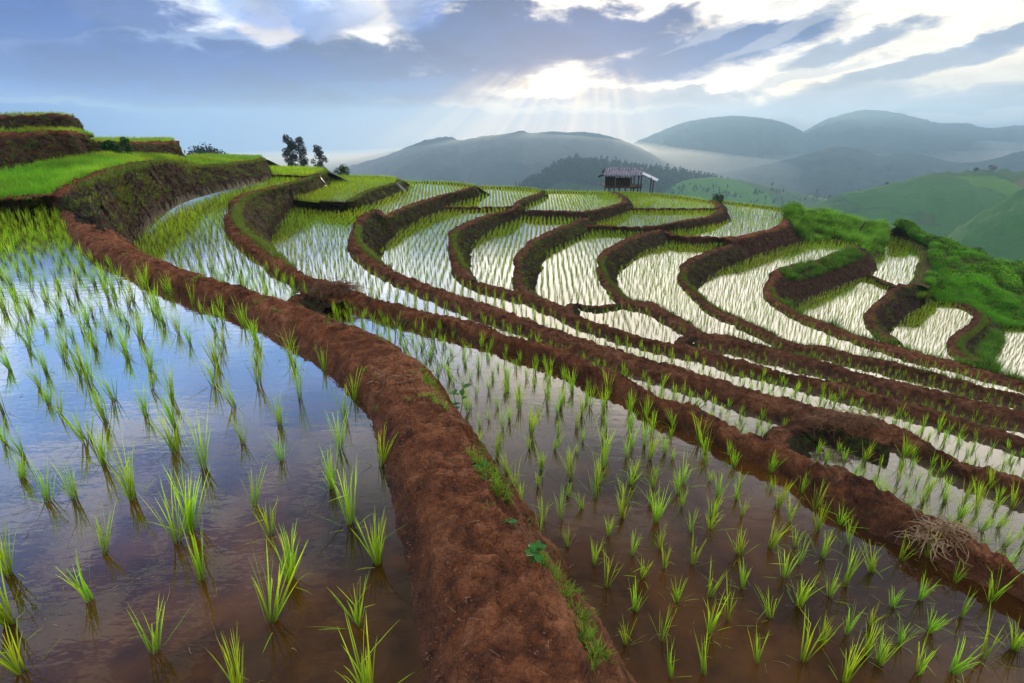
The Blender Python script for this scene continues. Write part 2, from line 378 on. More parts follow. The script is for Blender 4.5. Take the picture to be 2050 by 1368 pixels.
b4 = [((1178, 437), 0, (1196, 456)), ((1166, 440), 0, (1188, 463)), ((1149, 447), 0, (1172, 472)), ((1111, 462), 0, (1138, 488)), ((1076, 480), 0, (1112, 501)), ((1058, 495), 0, (1096, 513)), ((1044, 513), 0, (1088, 526)),
      ((1036, 527), (1031, 530), (1084, 540)), ((1036, 545), (1027, 550), (1078, 555)), ((1040, 565), (1027, 572), (1074, 572)), ((1052, 582), (1036, 590), (1073, 590)), ((1075, 597), (1060, 600), (1085, 602))]
bank("b4", "steep grassy earth bank between the narrow fourth and fifth terraces", Z['D'], Z['E'], b4, 'L', rise=0.11, wid=.28, green=.55)

bm2 = [((1054, 421), 0, 0, -4.26), ((1085, 422), 0, 0, -4.26), ((1120, 423), 0, 0, -4.26), ((1163, 424), 0, 0, -4.3), ((1194, 421), 0, (1196, 446)), ((1223, 414), 0, (1235, 436)), ((1243, 409), 0, (1262, 425)), ((1253, 403), 0, (1268, 417), -4.37),
       ((1250, 396), 0, (1262, 405), -4.37), ((1240, 389), 0, (1250, 394), -4.37), ((1225, 386), 0, (1232, 388), -4.37)]
bank("bm2", "dark earth bank curving to the rim in front of the hut", Z['M2'], Z['M3'], bm2, 'R', rise=0.09, wid=.25, green=.3)
bn1 = [((1262, 417),), ((1300, 418),), ((1350, 418),), ((1400, 418),), ((1430, 417), 0, (1450, 424), -4.6), ((1439, 412), 0, (1456, 418), -4.84), ((1432, 407), 0, (1445, 409), -4.84), ((1422, 403), 0, (1430, 405), -4.84)]
bn1 = [tuple(list(p) + [0] * (3 - len(p))) if len(p) < 4 else p for p in bn1]
bank("bn1", "low dark bund below the paddy in front of the hut", Z['N1'], Z['M3'], bn1, 'R', rise=0.08, wid=.22, green=.3)
bm3 = [((1170, 453), 0, (1172, 466), -4.68), ((1205, 453), 0, (1206, 465), -4.68), ((1238, 454), 0, (1240, 466), -4.68), ((1270, 455), 0, (1275, 468), -4.68), ((1300, 454), 0, (1310, 468), -4.72), ((1333, 450), 0, (1345, 465)), ((1369, 443), 0, (1385, 461)),
       ((1400, 438), 0, (1418, 455)), ((1428, 432), 0, (1446, 448)), ((1441, 425), 0, (1462, 441)), ((1443, 417), 0, (1458, 430)), ((1440, 412), 0, (1452, 420))]
bank("bm3", "long dark earth bank under the paddy below the hut", Z['M3'], Z['N'], bm3, 'R', rise=0.1, wid=.25, green=.35)
b5 = [((1322, 459), 0, (1345, 480)), ((1311, 464), 0, (1338, 488)), ((1282, 471), 0, (1315, 498)), ((1258, 480), 0, (1289, 507)), ((1238, 491), 0, (1268, 521)), ((1220, 502), 0, (1253, 532)), ((1209, 514), 0, (1244, 538)), ((1203, 527), (1198, 530), (1238, 547)),
      ((1206, 545), (1194, 548), (1235, 557)), ((1217, 565), (1202, 568), (1235, 574)), ((1235, 582), (1218, 588), (1244, 590)), ((1252, 600), (1238, 611), (1262, 602)), ((1285, 603), (1268, 617)), ((1309, 607), (1292, 624)), ((1338, 624), (1318, 638)),
      ((1382, 648), (1360, 661)), ((1412, 667), (1392, 679)), ((1456, 671), (1425, 692)), ((1485, 679), (1469, 695)), ((1513, 688), (1500, 702)), ((1545, 697), (1535, 712)), ((1579, 706), (1565, 721)), ((1630, 718), (1620, 734)), ((1666, 728), (1655, 743)),
      ((1732, 748), (1723, 767)), ((1797, 764), (1790, 787)), ((1863, 780), (1863, 799)), ((1929, 793), (1929, 821)), ((1984, 810), (1984, 840)), ((2050, 826), (2050, 848)), ((2200, 860), (2200, 885)), ((2620, 955), (2620, 985))]
b5 = [tuple(list(p) + [0] * (3 - len(p))) if len(p) < 4 else p for p in b5]
bank("b5", "looping earth bank round the fifth terrace below the small hut", Z['E'], Z['F'], b5, 'L', rise=0.11, wid=.3, green=.45)
bn = [((1325, 463), 0, (1328, 482)), ((1340, 469), 0, (1342, 486)), ((1362, 474), 0, (1365, 490)), ((1399, 475), 0, (1402, 492)), ((1440, 476), 0, (1446, 500), -5.4), ((1470, 475), 0, (1480, 524), -5.72), ((1500, 471), 0, (1510, 515), -5.72), ((1528, 464), 0, (1540, 506), -5.72),
      ((1555, 457), 0, (1575, 496), -5.72), ((1572, 447), 0, (1600, 489), -5.72), ((1580, 435), 0, (1620, 486), -5.72)]
bank("bn", "tall red earth bank left of the grassy mound", Z['N'], Z['F'], bn, 'R', rise=0.1, wid=.28, green=.12)
b6 = [((1492, 480), 0, (1510, 514)), ((1473, 488), 0, (1495, 521)), ((1439, 499), 0, (1462, 537)), ((1418, 508), 0, (1440, 545)), ((1396, 517), 0, (1422, 555)), ((1377, 530), 0, (1410, 566)), ((1366, 545), (1360, 546), (1402, 574)), ((1367, 560), (1357, 562), (1398, 583)),
      ((1385, 580), (1370, 582), (1402, 593)), ((1405, 597), (1390, 601), (1415, 603)), ((1422, 609), (1410, 624)), ((1447, 623), (1432, 637)), ((1480, 637), (1465, 650)), ((1535, 662), (1520, 676)), ((1579, 683), (1562, 697)), ((1612, 691), (1600, 703)),
      ((1644, 692), (1640, 706)), ((1675, 700), (1666, 710)), ((1710, 710), (1700, 720)), ((1787, 724), (1780, 737)), ((1819, 735), (1815, 745)), ((1885, 750), (1885, 761)), ((1951, 769), (1951, 781)), ((2050, 791), (2050, 804)), ((2200, 822), (2200, 838)), ((2620, 912), (2620, 930))]
b6 = [tuple(list(p) + [0] * (3 - len(p))) if len(p) < 4 else p for p in b6]
bank("b6", "long looping earth bank on the inner side of the sixth terrace", Z['F'], Z['G'], b6, 'L', rise=0.1, wid=.3, green=.45)
b7 = [((1718, 492), 0, (1755, 528), -6.66), ((1703, 497), 0, (1750, 548), -6.66), ((1681, 506), 0, (1717, 562)), ((1645, 521), 0, (1688, 573)), ((1602, 530), 0, (1654, 588)), ((1573, 538), 0, (1625, 597)), ((1556, 545), 0, (1605, 608)), ((1545, 557), (1540, 558), (1594, 618)), ((1540, 575), (1530, 574), (1590, 628)),
      ((1545, 592), (1527, 595), (1593, 636)), ((1570, 610), (1550, 613), (1610, 645)), ((1600, 629), (1583, 635)), ((1657, 647), (1640, 660)), ((1701, 667), (1690, 679)), ((1743, 680), (1730, 693)), ((1787, 690), (1776, 710)), ((1841, 707), (1830, 727)),
      ((1907, 724), (1895, 739)), ((1973, 740), (1965, 760)), ((2050, 762), (2050, 781)), ((2200, 800), (2200, 818)), ((2620, 880), (2620, 900))]
b7 = [tuple(list(p) + [0] * (3 - len(p))) if len(p) < 4 else p for p in b7]
bank("b7", "red earth bank with long green grass on its crest below the mound", Z['G'], Z['J'], b7, 'L', rise=0.1, wid=.3, green=.25)
bj = [((1812, 570), 0, (1850, 610)), ((1800, 575), 0, (1838, 620)), ((1785, 585), (1780, 583), (1820, 632)), ((1768, 600), (1758, 603), (1805, 644)), ((1752, 615), (1740, 618), (1792, 655)), ((1744, 630), (1729, 634), (1783, 663)), ((1748, 648), (1730, 650), (1780, 670)), ((1765, 664), (1745, 668), (1785, 678)), ((1800, 682), (1775, 688))]
bj = [tuple(list(p) + [0] * (3 - len(p))) if len(p) < 4 else p for p in bj]
bank("bj", "dark curved bank below the small paddy beside the lush slope", Z['J'], Z['L'], bj, 'L', rise=0.1, wid=.3, green=.3)
bl = [((1915, 605), (1905, 613), (1975, 640)), ((1945, 615), (1930, 620), (1998, 655)), ((1966, 635), (1946, 633), (2010, 672)), ((1962, 650), (1940, 648), (2008, 685)), ((1938, 668), (1917, 664), (2000, 697)), ((1915, 688), (1893, 688), (1990, 712)), ((1925, 708), (1905, 714), (1980, 726)), ((1960, 722), (1935, 730), (2000, 745))]
bank("bl", "dark earth bank at the lowest terrace on the right", Z['L'], Z['Rr'], bl, 'L', rise=0.1, wid=.3, green=.3)
# banks across a level
bbp = [((640, 403), 0, (640, 422)), ((680, 405), 0, (680, 422)), ((700, 403), 0, (712, 420)), ((720, 392), 0, (745, 412)), ((732, 385), 0, (765, 403)), ((762, 375), 0, (786, 394)), ((785, 369), 0, (805, 386)), ((799, 365), 0, (818, 381)), ((800, 361), 0, (814, 370))]
bank("bbp", "short dark earth bank between two small upper paddies", Z['Bp'], Z['B'], bbp, 'R', rise=0.09, wid=.25, green=.45)
bm1 = [((880, 416),), ((915, 416),), ((950, 416),), ((990, 415),), ((1020, 414),), ((1032, 413),)]
bm1 = [tuple(list(p) + [0] * (3 - len(p))) for p in bm1]
bank("bm1", "thin dark bund below the golden paddy on the rim", Z['M1'] + .03, Z['C'] - .08, bm1, 'R', rise=0.08, wid=.2, green=.2)
bt = [((541, 351), 0, (542, 357)), ((575, 352), 0, (575, 358)), ((605, 353), 0, (605, 358)), ((623, 352), 0, (624, 357)), ((640, 349), 0, (642, 353))]
bank("bt", "thin bund under the small paddy in front of the two dark trees", Z['T'], Z['A'], bt, 'R', rise=0.07, wid=.2, green=.2)
bk = [((1722, 549),), ((1748, 555),), ((1782, 571),), ((1800, 574),), ((1835, 573),)]
bk = [tuple(list(p) + [0] * (3 - len(p))) for p in bk]
bank("bk", "narrow mossy bund below the paddy beside the grassy mound", Z['K'], Z['J'], bk, 'R', rise=0.1, wid=.25, green=.6)
# low cross bunds inside a band
def bpx(nm, idx, which):
    p = BANKS[nm]["D"][int(idx * K0)]; q = p[6:9] if which == 'T' else p[3:6]; c = p[0:3]; q = q * .75 + c * .25; q = np.array([q[0], q[1], p[8] if which == 'T' else p[5]])
    yc = q[1] * math.sin(PT) + q[2] * math.cos(PT); zc = q[1] * math.cos(PT) - q[2] * math.sin(PT); return (CU + F * q[0] / zc, CV - F * yc / zc)
for nm, zz, lab, pts in (("x1", Z['A'], "short earth cross bund under the left straw heap", [bpx('b0', 18.2, 'T'), (600, 598), (640, 592), bpx('b1', 17, 'I')]),
                         ("x2", Z['B'], "short earth cross bund joining two banks near the middle straw heap", [bpx('b1', 35.5, 'T'), (1575, 870), (1605, 861), (1640, 850), bpx('b2', 37, 'I')]),
                         ("x3", -4.70, "thin grassy cross bund between two small white paddies", [bpx('b3', 17.5, 'T'), (1145, 613), (1170, 614), (1200, 616), (1225, 613), bpx('b5', 11, 'I')]),
                         ("x4", -4.72, "short grassy cross bund where the white strip narrows", [bpx('b3', 22, 'T'), (1370, 682), (1400, 677), bpx('b5', 16, 'I')]),
                         ("x5", -5.15, "short bund with dry grass where the sixth terrace narrows", [bpx('b5', 21, 'T'), (1580, 706), bpx('b6', 14, 'I')])):
    bank(nm, lab, zz, zz, [((u, v), 0, 0) for u, v in pts], 'R', rise=0.12 if nm in ('x1', 'x2') else .07, wid=.22, slope=3.0 if nm in ('x1', 'x2') else 2.0, green=.5)

# upper terraces on the left (points with their own distance)
bu1 = [((-260, 420, 9.3), 0, (-260, 455)), ((-80, 405, 10.2), 0, (-80, 438)), ((0, 400, 10.7), 0, (0, 430)), ((55, 398, 11.0), 0, (60, 427)), ((105, 393, 11.2), 0, (112, 424)), ((134, 385, 11.4), 0, (150, 434, 9.4)), ((150, 375, 11.6), 0, (185, 462, 8.3)),
       ((170, 366, 12.0), 0, (215, 486, 7.6)), ((190, 356, 12.6), 0, (245, 503, 8.4)), ((215, 347, 13.3), 0, (262, 498, 10.4)), ((238, 339, 14.3), 0, (268, 474, 11.6)), ((263, 332, 15.6), 0, (290, 447, 12.9)), ((292, 327, 17.3), 0, (318, 421, 15.2)),
       ((325, 323, 19.2), 0, (352, 398, 17.6)), ((350, 324, 20.8), 0, (385, 386, 19.2)), ((368, 332, 22.0), 0, (415, 378, 20.4)), ((390, 334, 23.2), 0, (440, 372, 21.5)), ((433, 331, 25.2), 0, (470, 366, 23.0)), ((477, 327, 27.5), 0, (505, 360, 25.6)), ((510, 322, 30), 0, (532, 356, 28)), ((526, 319, 31.5), 0, (545, 351, 30.5)), ((520, 316, 34), 0, (540, 343, 34))]
bu1 = [tuple(list(p) + [-1.5]) if k < 5 else p for k, p in enumerate(bu1)]
bank("bu1", "tall weedy earth bank with a white water chute rising beside the foreground paddy", Z['U1'], Z['A'], bu1, 'R', rise=0.1, wid=.4, green=.42, ncs=30, y_given=True, amp=1.3)
# toes on P0 keep P0's level
bu2a = [((-250, 272, 13.2), 0, (-250, 372, 12.2)), ((0, 267, 15.2), 0, (0, 353, 13.9)), ((60, 266, 15.8), 0, (70, 339, 14.8)), ((105, 265, 16.2), 0, (110, 331, 15.4)), ((140, 264, 16.6), 0, (158, 323, 16.3)), ((165, 268, 17.2), 0, (195, 319, 17.2)), ((178, 280, 18.2), 0, (214, 317, 18)),
        ((192, 288, 19.5), 0, (232, 318, 18.6)), ((225, 288, 20.5), 0, (262, 319, 19.3)), ((263, 287, 21.5), 0, (290, 320, 20.2)), ((310, 286, 22.8), 0, (335, 322, 21.4)), ((345, 285, 23.8), 0, (366, 328, 22.8)), ((352, 284, 25), 0, (374, 326, 24.4))]
bank("bu2a", "high red earth bank with a shrub growing from its face", 0, Z['U1'], bu2a, 'R', rise=0.08, wid=.35, green=.45, ncs=26, y_given=True, amp=1.3)
bu3 = [((-250, 236, 15.6), 0, (-250, 262, 15)), ((0, 233, 17.3), 0, (0, 260, 16.8)), ((60, 232, 17.8), 0, (62, 261, 17.3)), ((105, 231, 18.0), 0, (112, 261, 17.6)), ((135, 232, 18.2), 0, (146, 264, 17.7)), ((148, 238, 18.7), 0, (170, 272, 18.2)), ((152, 238, 20.), 0, (176, 274, 20.0))]
bank("bu3", "topmost dark earth bank at the upper left edge", 0.5, 0, bu3, 'R', rise=0.08, wid=.35, green=.4, ncs=16, y_given=True)

# ------------------------------------------------------------------ ponds
PONDS = []
def half(bn_, i0, i1, k=0.5):
    D = BANKS[bn_]["D"]; n = BANKS[bn_]["n"]
    i0 = i0 if i0 >= 0 else n + i0; i1 = i1 if i1 >= 0 else n + i1
    a, b = i0 * K0, i1 * K0
    idx = range(a, b + 1, 1) if b >= a else range(a, b - 1, -1)
    return [tuple(D[j, :2] * k + D[j, 3:5] * (1 - k)) for j in idx]
def pond(name, label, z, loop, mat, zs=None):
    pts = []
    for s in loop:
        if s[0] == 'b': pts += half(*s[1:])
        elif s[0] == 'x': pts.append((s[1], s[2]))
        else: pts.append(tuple(P(s[0], s[1], z)[:2]))
    pts = np.array(pts)
    keep = np.concatenate([[True], np.linalg.norm(np.diff(pts, axis=0), axis=1) > 1e-3]); pts = pts[keep]
    tri = tessellate_polygon([[Vector((x, y, 0)) for x, y in pts]])
    V = np.column_stack([pts, np.full(len(pts), z)])
    tr = np.array(tri)
    a = V[tr[:, 1]] - V[tr[:, 0]]; b = V[tr[:, 2]] - V[tr[:, 0]]
    fl = (a[:, 0] * b[:, 1] - a[:, 1] * b[:, 0]) < 0
    tr[fl] = tr[fl][:, ::-1]
    o = ob("paddy_water", mesh_np("paddy_water", V, tr, mat, smooth=False))
    tag(o, label, None, kind="structure")
    PONDS.append(dict(name=name, z=z, poly=pts))
pond("P0", "large brown foreground paddy left of the red path reflecting blue sky", Z['P0'],
     [('b', "b0", 0, 28), (100, 406), (0, 408), (-260, 425), ('x', -16, 9.5), ('x', -14, 4), ('x', -6, -0.5), ('x', 0, -0.5)], M_WAT_N)
pond("P1", "large reddish brown paddy right of the red path", Z['A'],
     [('b', "b0", 0, 18, 1.0), (600, 600), (650, 590), (672, 588), ('b', "b1", 17, -1), (2700, 1900), (2500, 2300), (1500, 1900)], M_WAT_R)
pond("A", "long first terrace curving round from the weedy bank to the straw heap", Z['A'],
     [('b', "b0", 18, 25, 1.0), (235, 480), (262, 435), (310, 400), (355, 375), (400, 364), (450, 354), (500, 347), (530, 343), (545, 341), (620, 341), (652, 341), ('b', "b1", 0, 17), (650, 590), (600, 600)], M_WAT_F)
pond("B", "second terrace strip sweeping down to the middle straw heap", Z['B'],
     [('b', "b1", -1, 5, 1.2), (590, 408), (620, 403), (700, 403), (740, 390), (775, 377), (797, 368), (806, 362), (818, 364), (880, 365), (945, 370), (952, 372), ('b', "b2", 0, -1)], M_WAT_F)
pond("Bp", "small upper paddy behind the first curved bank", Z['Bp'],
     [(640, 372), (655, 357), (672, 354), (700, 353.5), (740, 353.5), (792, 357), ('b', "bbp", 8, 0), (600, 402), (575, 400), (590, 385)], M_WAT_F)
pond("C", "third terrace running from the rim down as a pale strip", Z['C'],
     [('b', "b2", -1, 6, 1.2), (850, 420), (880, 410), (920, 395), (950, 383), (956, 374), (1017, 375), (1074, 379), (1083, 383), ('b', "b3", 0, -1)], M_WAT_F)
pond("D", "narrow fourth terrace pool between two dark banks", Z['D'],
     [('b', "b3", 15, 6, 1.2), (990, 446), (1040, 428), (1060, 420), (1160, 424), (1180, 430), ('b', "b4", 0, 11)], M_WAT_F)
pond("M2", "golden paddy on the rim left of the hut", Z['M2'],
     [(1060, 400), (1088, 383), (1140, 384), (1200, 385), (1225, 385.5), ('b', "bm2", 10, 0), (1040, 420), (1045, 410)], M_WAT_F)
pond("M3", "paddy below the hut bordered by long dark banks", Z['M3'],
     [(1165, 440), (1200, 425), (1240, 410), (1262, 415), (1350, 418), (1437, 416), ('b', "bm3", 11, 0)], M_WAT_F)
pond("N1", "flat paddy directly in front of the hut", Z['N1'],
     [(1230, 385.5), (1270, 386), (1333, 391), (1400, 399), ('b', "bn1", 7, 0), (1255, 412), (1245, 400)], M_WAT_F)
pond("N", "bright paddy on the rim left of the grassy mound", Z['N'],
     [(1330, 462), (1330, 450), (1400, 437), (1440, 415), (1428, 403), (1487, 409), (1550, 417), (1575, 425), ('b', "bn", 10, 0)], M_WAT_F)
pond("E", "fifth terrace pool with a bright cloud reflection", Z['E'],
     [('b', "b3", 17, 16, 1.2), ('b', "b4", 11, 1, 1.2), (1180, 451), (1300, 452), (1325, 455), ('b', "b5", 0, 12), (1225, 613), (1150, 612)], M_WAT_F)
pond("E2", "small white paddy enclosed by thin bunds", -4.70,
     [('b', "b3", 17, 22, 1.2), (1380, 688), ('b', "b5", 17, 11), (1225, 613), (1150, 613)], M_WAT_F)
pond("I", "narrow pale terrace strip below the small white paddy", -4.75,
     [('b', "b3", 22, -1, 1.2), ('b', "b5", -1, 17), (1380, 684)], M_WAT_F)
pond("F", "sixth terrace with a creamy white sky reflection", Z['F'],
     [('b', "b5", 22, 2, 1.2), (1315, 474), (1345, 470), (1480, 475), (1492, 478), ('b', "b6", 0, 15), (1590, 703)], M_WAT_F)
pond("H", "thin pale terrace strip behind the sixth terrace", -5.2,
     [('b', "b5", 22, -1, 1.2), ('b', "b6", -1, 14), (1590, 703)], M_WAT_F)
pond("G", "wide white seventh terrace curving round the mound", Z['G'],
     [('b', "b6", -1, 1, 1.2), (1505, 493), (1560, 478), (1620, 468), (1700, 466), (1740, 480), ('b', "b7", 0, -1)], M_WAT_F)
pond("J", "sheltered paddy half shaded under the grassy bank", Z['J'],
     [('b', "b7", -3, 3, 1.2), (1690, 550), (1720, 543), (1800, 570), (1818, 568), ('b', "bj", 0, 8), (1870, 715), (1960, 740)], M_WAT_F)
pond("K", "bright paddy on the rim right of the grassy mound", Z['K'],
     [(1722, 550), (1720, 520), (1745, 470), (1763, 452), (1807, 471), (1848, 491), (1868, 517), (1862, 534), (1857, 558), (1842, 572), ('b', "bk", 4, 0)], M_WAT_F)
pond("L", "rounded white paddy near the right edge", Z['L'],
     [(1775, 690), (1770, 660), (1800, 620), (1850, 590), (1905, 600), ('b', "bl", 0, 7), (1990, 760), (1880, 735)], M_WAT_F)
pond("Rr", "lowest pale paddy at the right edge", Z['Rr'],
     [(1985, 740), (1980, 690), (1975, 650), (2000, 648), (2050, 655), (2300, 665), (2300, 850), (2050, 800)], M_WAT_F)
pond("T", "small paddy in front of the two dark trees", Z['T'],
     [(530, 336), (560, 336), (600, 337), (640, 339), (650, 342), ('b', "bt", 4, 0), (530, 350)], M_WAT_F)

# upper fields fully covered by young rice: wet mud surfaces
def field(label, front, back, name):
    A_ = catmull(np.array(front), 4); B_ = catmull(np.array(back), 4)
    n = 40
    def rs(a): s = np.linspace(0, len(a) - 1, n); return np.stack([np.interp(s, np.arange(len(a)), a[:, j]) for j in range(3)], 1)
    A_, B_ = rs(A_), rs(B_)
    t_ = np.linspace(0, 1, 8)[None, :, None]
    V = A_[:, None] * (1 - t_) + B_[:, None] * t_
    o = ob("paddy_field", mesh_np("paddy_field", V.reshape(-1, 3), grid_faces(n, 8)[:, ::-1], M_WAT_N)); tag(o, label, None, kind="structure")
    return A_, B_
def bline(n, off, i0=0, i1=None):
    D = BANKS[n]["D"][i0 * K0:(None if i1 is None else i1 * K0 + 1):K0]; p = D[:, 3:6].copy() * .7 + D[:, 0:3] * .3; p[:, 2] = D[:, 5] + off; return p
def tline(n, off, i0=0, i1=None):
    D = BANKS[n]["D"][i0 * K0:(None if i1 is None else i1 * K0 + 1):K0]; p = D[:, 6:9].copy(); p[:, 2] += off; p[:, 1] += .3; return p
FIELDS = []
fU1 = field("bright green nursery terrace at the left edge", bline("bu1", -.02, 0, 15), tline("bu2a", .02, 0, 11), "U1")
bk1 = np.array([PY(u, v, y) for u, v, y in ((374, 318, 28), (400, 314, 31), (430, 313, 34), (470, 314, 37), (505, 316, 38), (524, 317, 35))])
fU1b = field("green upper terrace left of the two dark trees", bline("bu1", -.02, 15, 20), bk1, "U1b")
bk2 = np.array([PY(u, v, y) for u, v, y in ((188, 282, 24), (225, 281, 27), (270, 281, 29), (310, 281, 30), (350, 282, 28))])
fU2b = field("small green terrace seen edge on against the sky", bline("bu2a", 0, 7, 12), bk2, "U2b")
fU2a = field("green ledge between the two top banks", bline("bu2a", 0, 0, 6), tline("bu3", 0.0, 0, 6), "U2a")
bk3 = np.array([PY(u, v, y) for u, v, y in ((-260, 228, 19), (0, 229, 22), (60, 229, 22.5), (105, 229, 22.6), (150, 233, 22))])
fU3 = field("topmost green terrace at the upper left", bline("bu3", 0, 0, 6), bk3, "U3")

# ------------------------------------------------------------------ rim and outer hillside
def rim(label, pts, drop=(3.2, 9.0), wid=.35, rise=.08, green=1.0, short=False):
    """low bund on the outer edge whose far side runs down the hill; pts = (u, v, z_top)"""
    C_ = np.array([P(u, v, z) for u, v, z in pts]); D = catmull(C_, 8)
    tg = np.gradient(D[:, :2], axis=0); tg /= np.linalg.norm(tg, axis=1)[:, None]; nr = np.stack([-tg[:, 1], tg[:, 0]], 1)
    rows = []
    for a, dz in ((-wid - .2, -.25), (-wid, -rise), (-wid * .5, -.01), (0, 0), (.3, -.1), (1.2, -.6), (3, -1.3), (drop[1] * .6, -drop[0] * .7), (drop[1], -drop[0]), (drop[1] * 2.6, -drop[0] * 3.6)):
        if short and a > .4: continue
        rows.append(np.hstack([D[:, :2] + nr * a, D[:, 2:3] + dz]))
    V = np.stack(rows, 1); n, m = V.shape[:2]
    V += np.stack([fbm(V * 2.5, 5) * .04, fbm(V * 2.5, 6) * .04, fbm(V * 1.5, 7) * .03], -1)
    fa = np.zeros((n, m)); 
    o = ob("terrace_rim", mesh_np("terrace_rim", V.reshape(-1, 3), grid_faces(n, m)[:, ::-1], M_SOIL, attrs=dict(face=fa.ravel(), wet=fa.ravel(), green=(fa + green).ravel())))
    tag(o, label, None, kind="structure"); return D
RIMS = []
RIMS.append(rim("grassy outer rim of the upper left terraces", [(372, 317, -1.55), (400, 313.5, -1.6), (430, 312, -1.6), (480, 313, -1.6), (526, 317, -1.5)]))
RIMS.append(rim("grassy rim behind the small paddy by the two trees", [(528, 334, -2.0), (560, 334.5, -2.0), (600, 335, -2.0), (640, 337, -2.0), (655, 344, -2.1)]))
RIMS.append(rim("thin grassy rim bordering the small upper paddy", [(655, 346, -2.3), (668, 352, -2.6), (682, 353.5, -2.71), (733, 353.5, -2.71), (775, 355.5, -2.71), (800, 361, -2.75)]))
RIMS.append(rim("grassy rim bordering the second terrace", [(800, 362, -2.9), (814, 364, -3.12), (880, 365, -3.12), (920, 368, -3.12), (950, 373, -3.15)]))
RIMS.append(rim("grassy rim bordering the golden paddies", [(950, 373.5, -3.4), (960, 374, -3.65), (1017, 375, -3.65), (1055, 377, -3.65), (1084, 383, -3.7)]))
RIMS.append(rim("grassy rim left of the hut", [(1084, 382, -3.75), (1095, 383.5, -3.88), (1140, 384, -3.88), (1200, 385.5, -3.88), (1228, 387, -3.9)]))
RIMS.append(rim("grassy rim below the hut", [(1226, 385, -4.1), (1240, 385.5, -4.28), (1285, 387.5, -4.28), (1333, 391, -4.28), (1380, 397, -4.28), (1430, 405, -4.3)]))
RIMS.append(rim("grassy rim between the hut and the mound", [(1424, 402, -4.6), (1440, 403, -4.75), (1487, 408.5, -4.75), (1525, 412.5, -4.75), (1560, 417, -4.75), (1600, 421, -4.7)]))
RIMS.append(rim("reddish rim bund right of the grassy mound", [(1745, 446, -6.4), (1766, 457, -6.55), (1807, 471, -6.55), (1848, 491, -6.55), (1868, 512, -6.5), (1862, 532, -6.5), (1858, 556, -6.5), (1845, 572, -6.5)], drop=(2.2, 6), wid=.5, short=True))

# ------------------------------------------------------------------ grass covered slopes
def slope(name, label, bot, top, n=60, m=14, bulge=.3, back=(8, -5), green=1.0):
    B_ = catmull(np.array(bot), 6); T_ = catmull(np.array(top), 6)
    def rs(a): s_ = np.linspace(0, len(a) - 1, n); return np.stack([np.interp(s_, np.arange(len(a)), a[:, j]) for j in range(3)], 1)
    B_, T_ = rs(B_), rs(T_); t_ = np.linspace(0, 1, m)[None, :, None]
    V = B_[:, None] * (1 - t_) + T_[:, None] * t_
    V[..., 2] += bulge * np.sin(math.pi * t_[..., 0])
    V += np.stack([fbm(V * .8, 81) * .1, fbm(V * .8, 82) * .1, fbm(V * .9, 83) * .16], -1)
    sk = V[:, :1] + np.array([0.0, -.25, -1.6])
    ex = V[:, -1:] + np.array([0.0, back[0], back[1]]); ex2 = V[:, -1:] + np.array([0.0, back[0] * 5, back[1] * 5])
    V = np.concatenate([sk, V, ex, ex2], 1); mm = m + 3
    fa = np.zeros(n * mm)
    o = ob(name, mesh_np(name, V.reshape(-1, 3), grid_faces(n, mm)[:, ::-1], M_SOIL, attrs=dict(face=fa + .6, wet=fa, green=fa + green)))
    tag(o, label, None, kind="structure"); return V[:, 1:m + 1]
S_MOUND = slope("hillside", "grass covered mound between the bright rim paddies",
    [P(1572, 440, -4.75), P(1590, 452, -4.9), P(1612, 486, -5.68), P(1650, 484, -5.68), P(1690, 485, -5.68), P(1716, 497, -5.9), P(1742, 515, -6.4), P(1765, 505, -6.62), P(1768, 480, -6.6), P(1764, 460, -6.6)],
    [PY(1570, 424, 35.5), PY(1585, 424, 36), PY(1605, 426, 37), PY(1640, 430, 37), PY(1675, 440, 37), PY(1705, 448, 37), PY(1728, 453, 36.5), PY(1745, 455, 36.5), PY(1755, 456, 37), PY(1762, 456, 37.5)], bulge=.25)
S_RIGHT = slope("hillside", "lush green slope of shrubs and grass at the right edge",
    [P(1800, 468, -6.5), P(1850, 490, -6.5), P(1872, 514, -6.5), P(1868, 540, -6.5), P(1858, 575, -6.7), P(1868, 600, -7.4), P(1905, 609, -7.55), P(1940, 618, -7.6), P(1985, 652, -8.28), P(2050, 658, -8.3), P(2320, 668, -8.3)],
    [PY(1790, 456, 37), PY(1820, 466, 37), PY(1850, 478, 36), PY(1880, 486, 35), PY(1915, 496, 34), PY(1950, 506, 33), PY(1990, 520, 32), PY(2030, 534, 31), PY(2070, 546, 31), PY(2350, 640, 31)], bulge=.25, n=90)

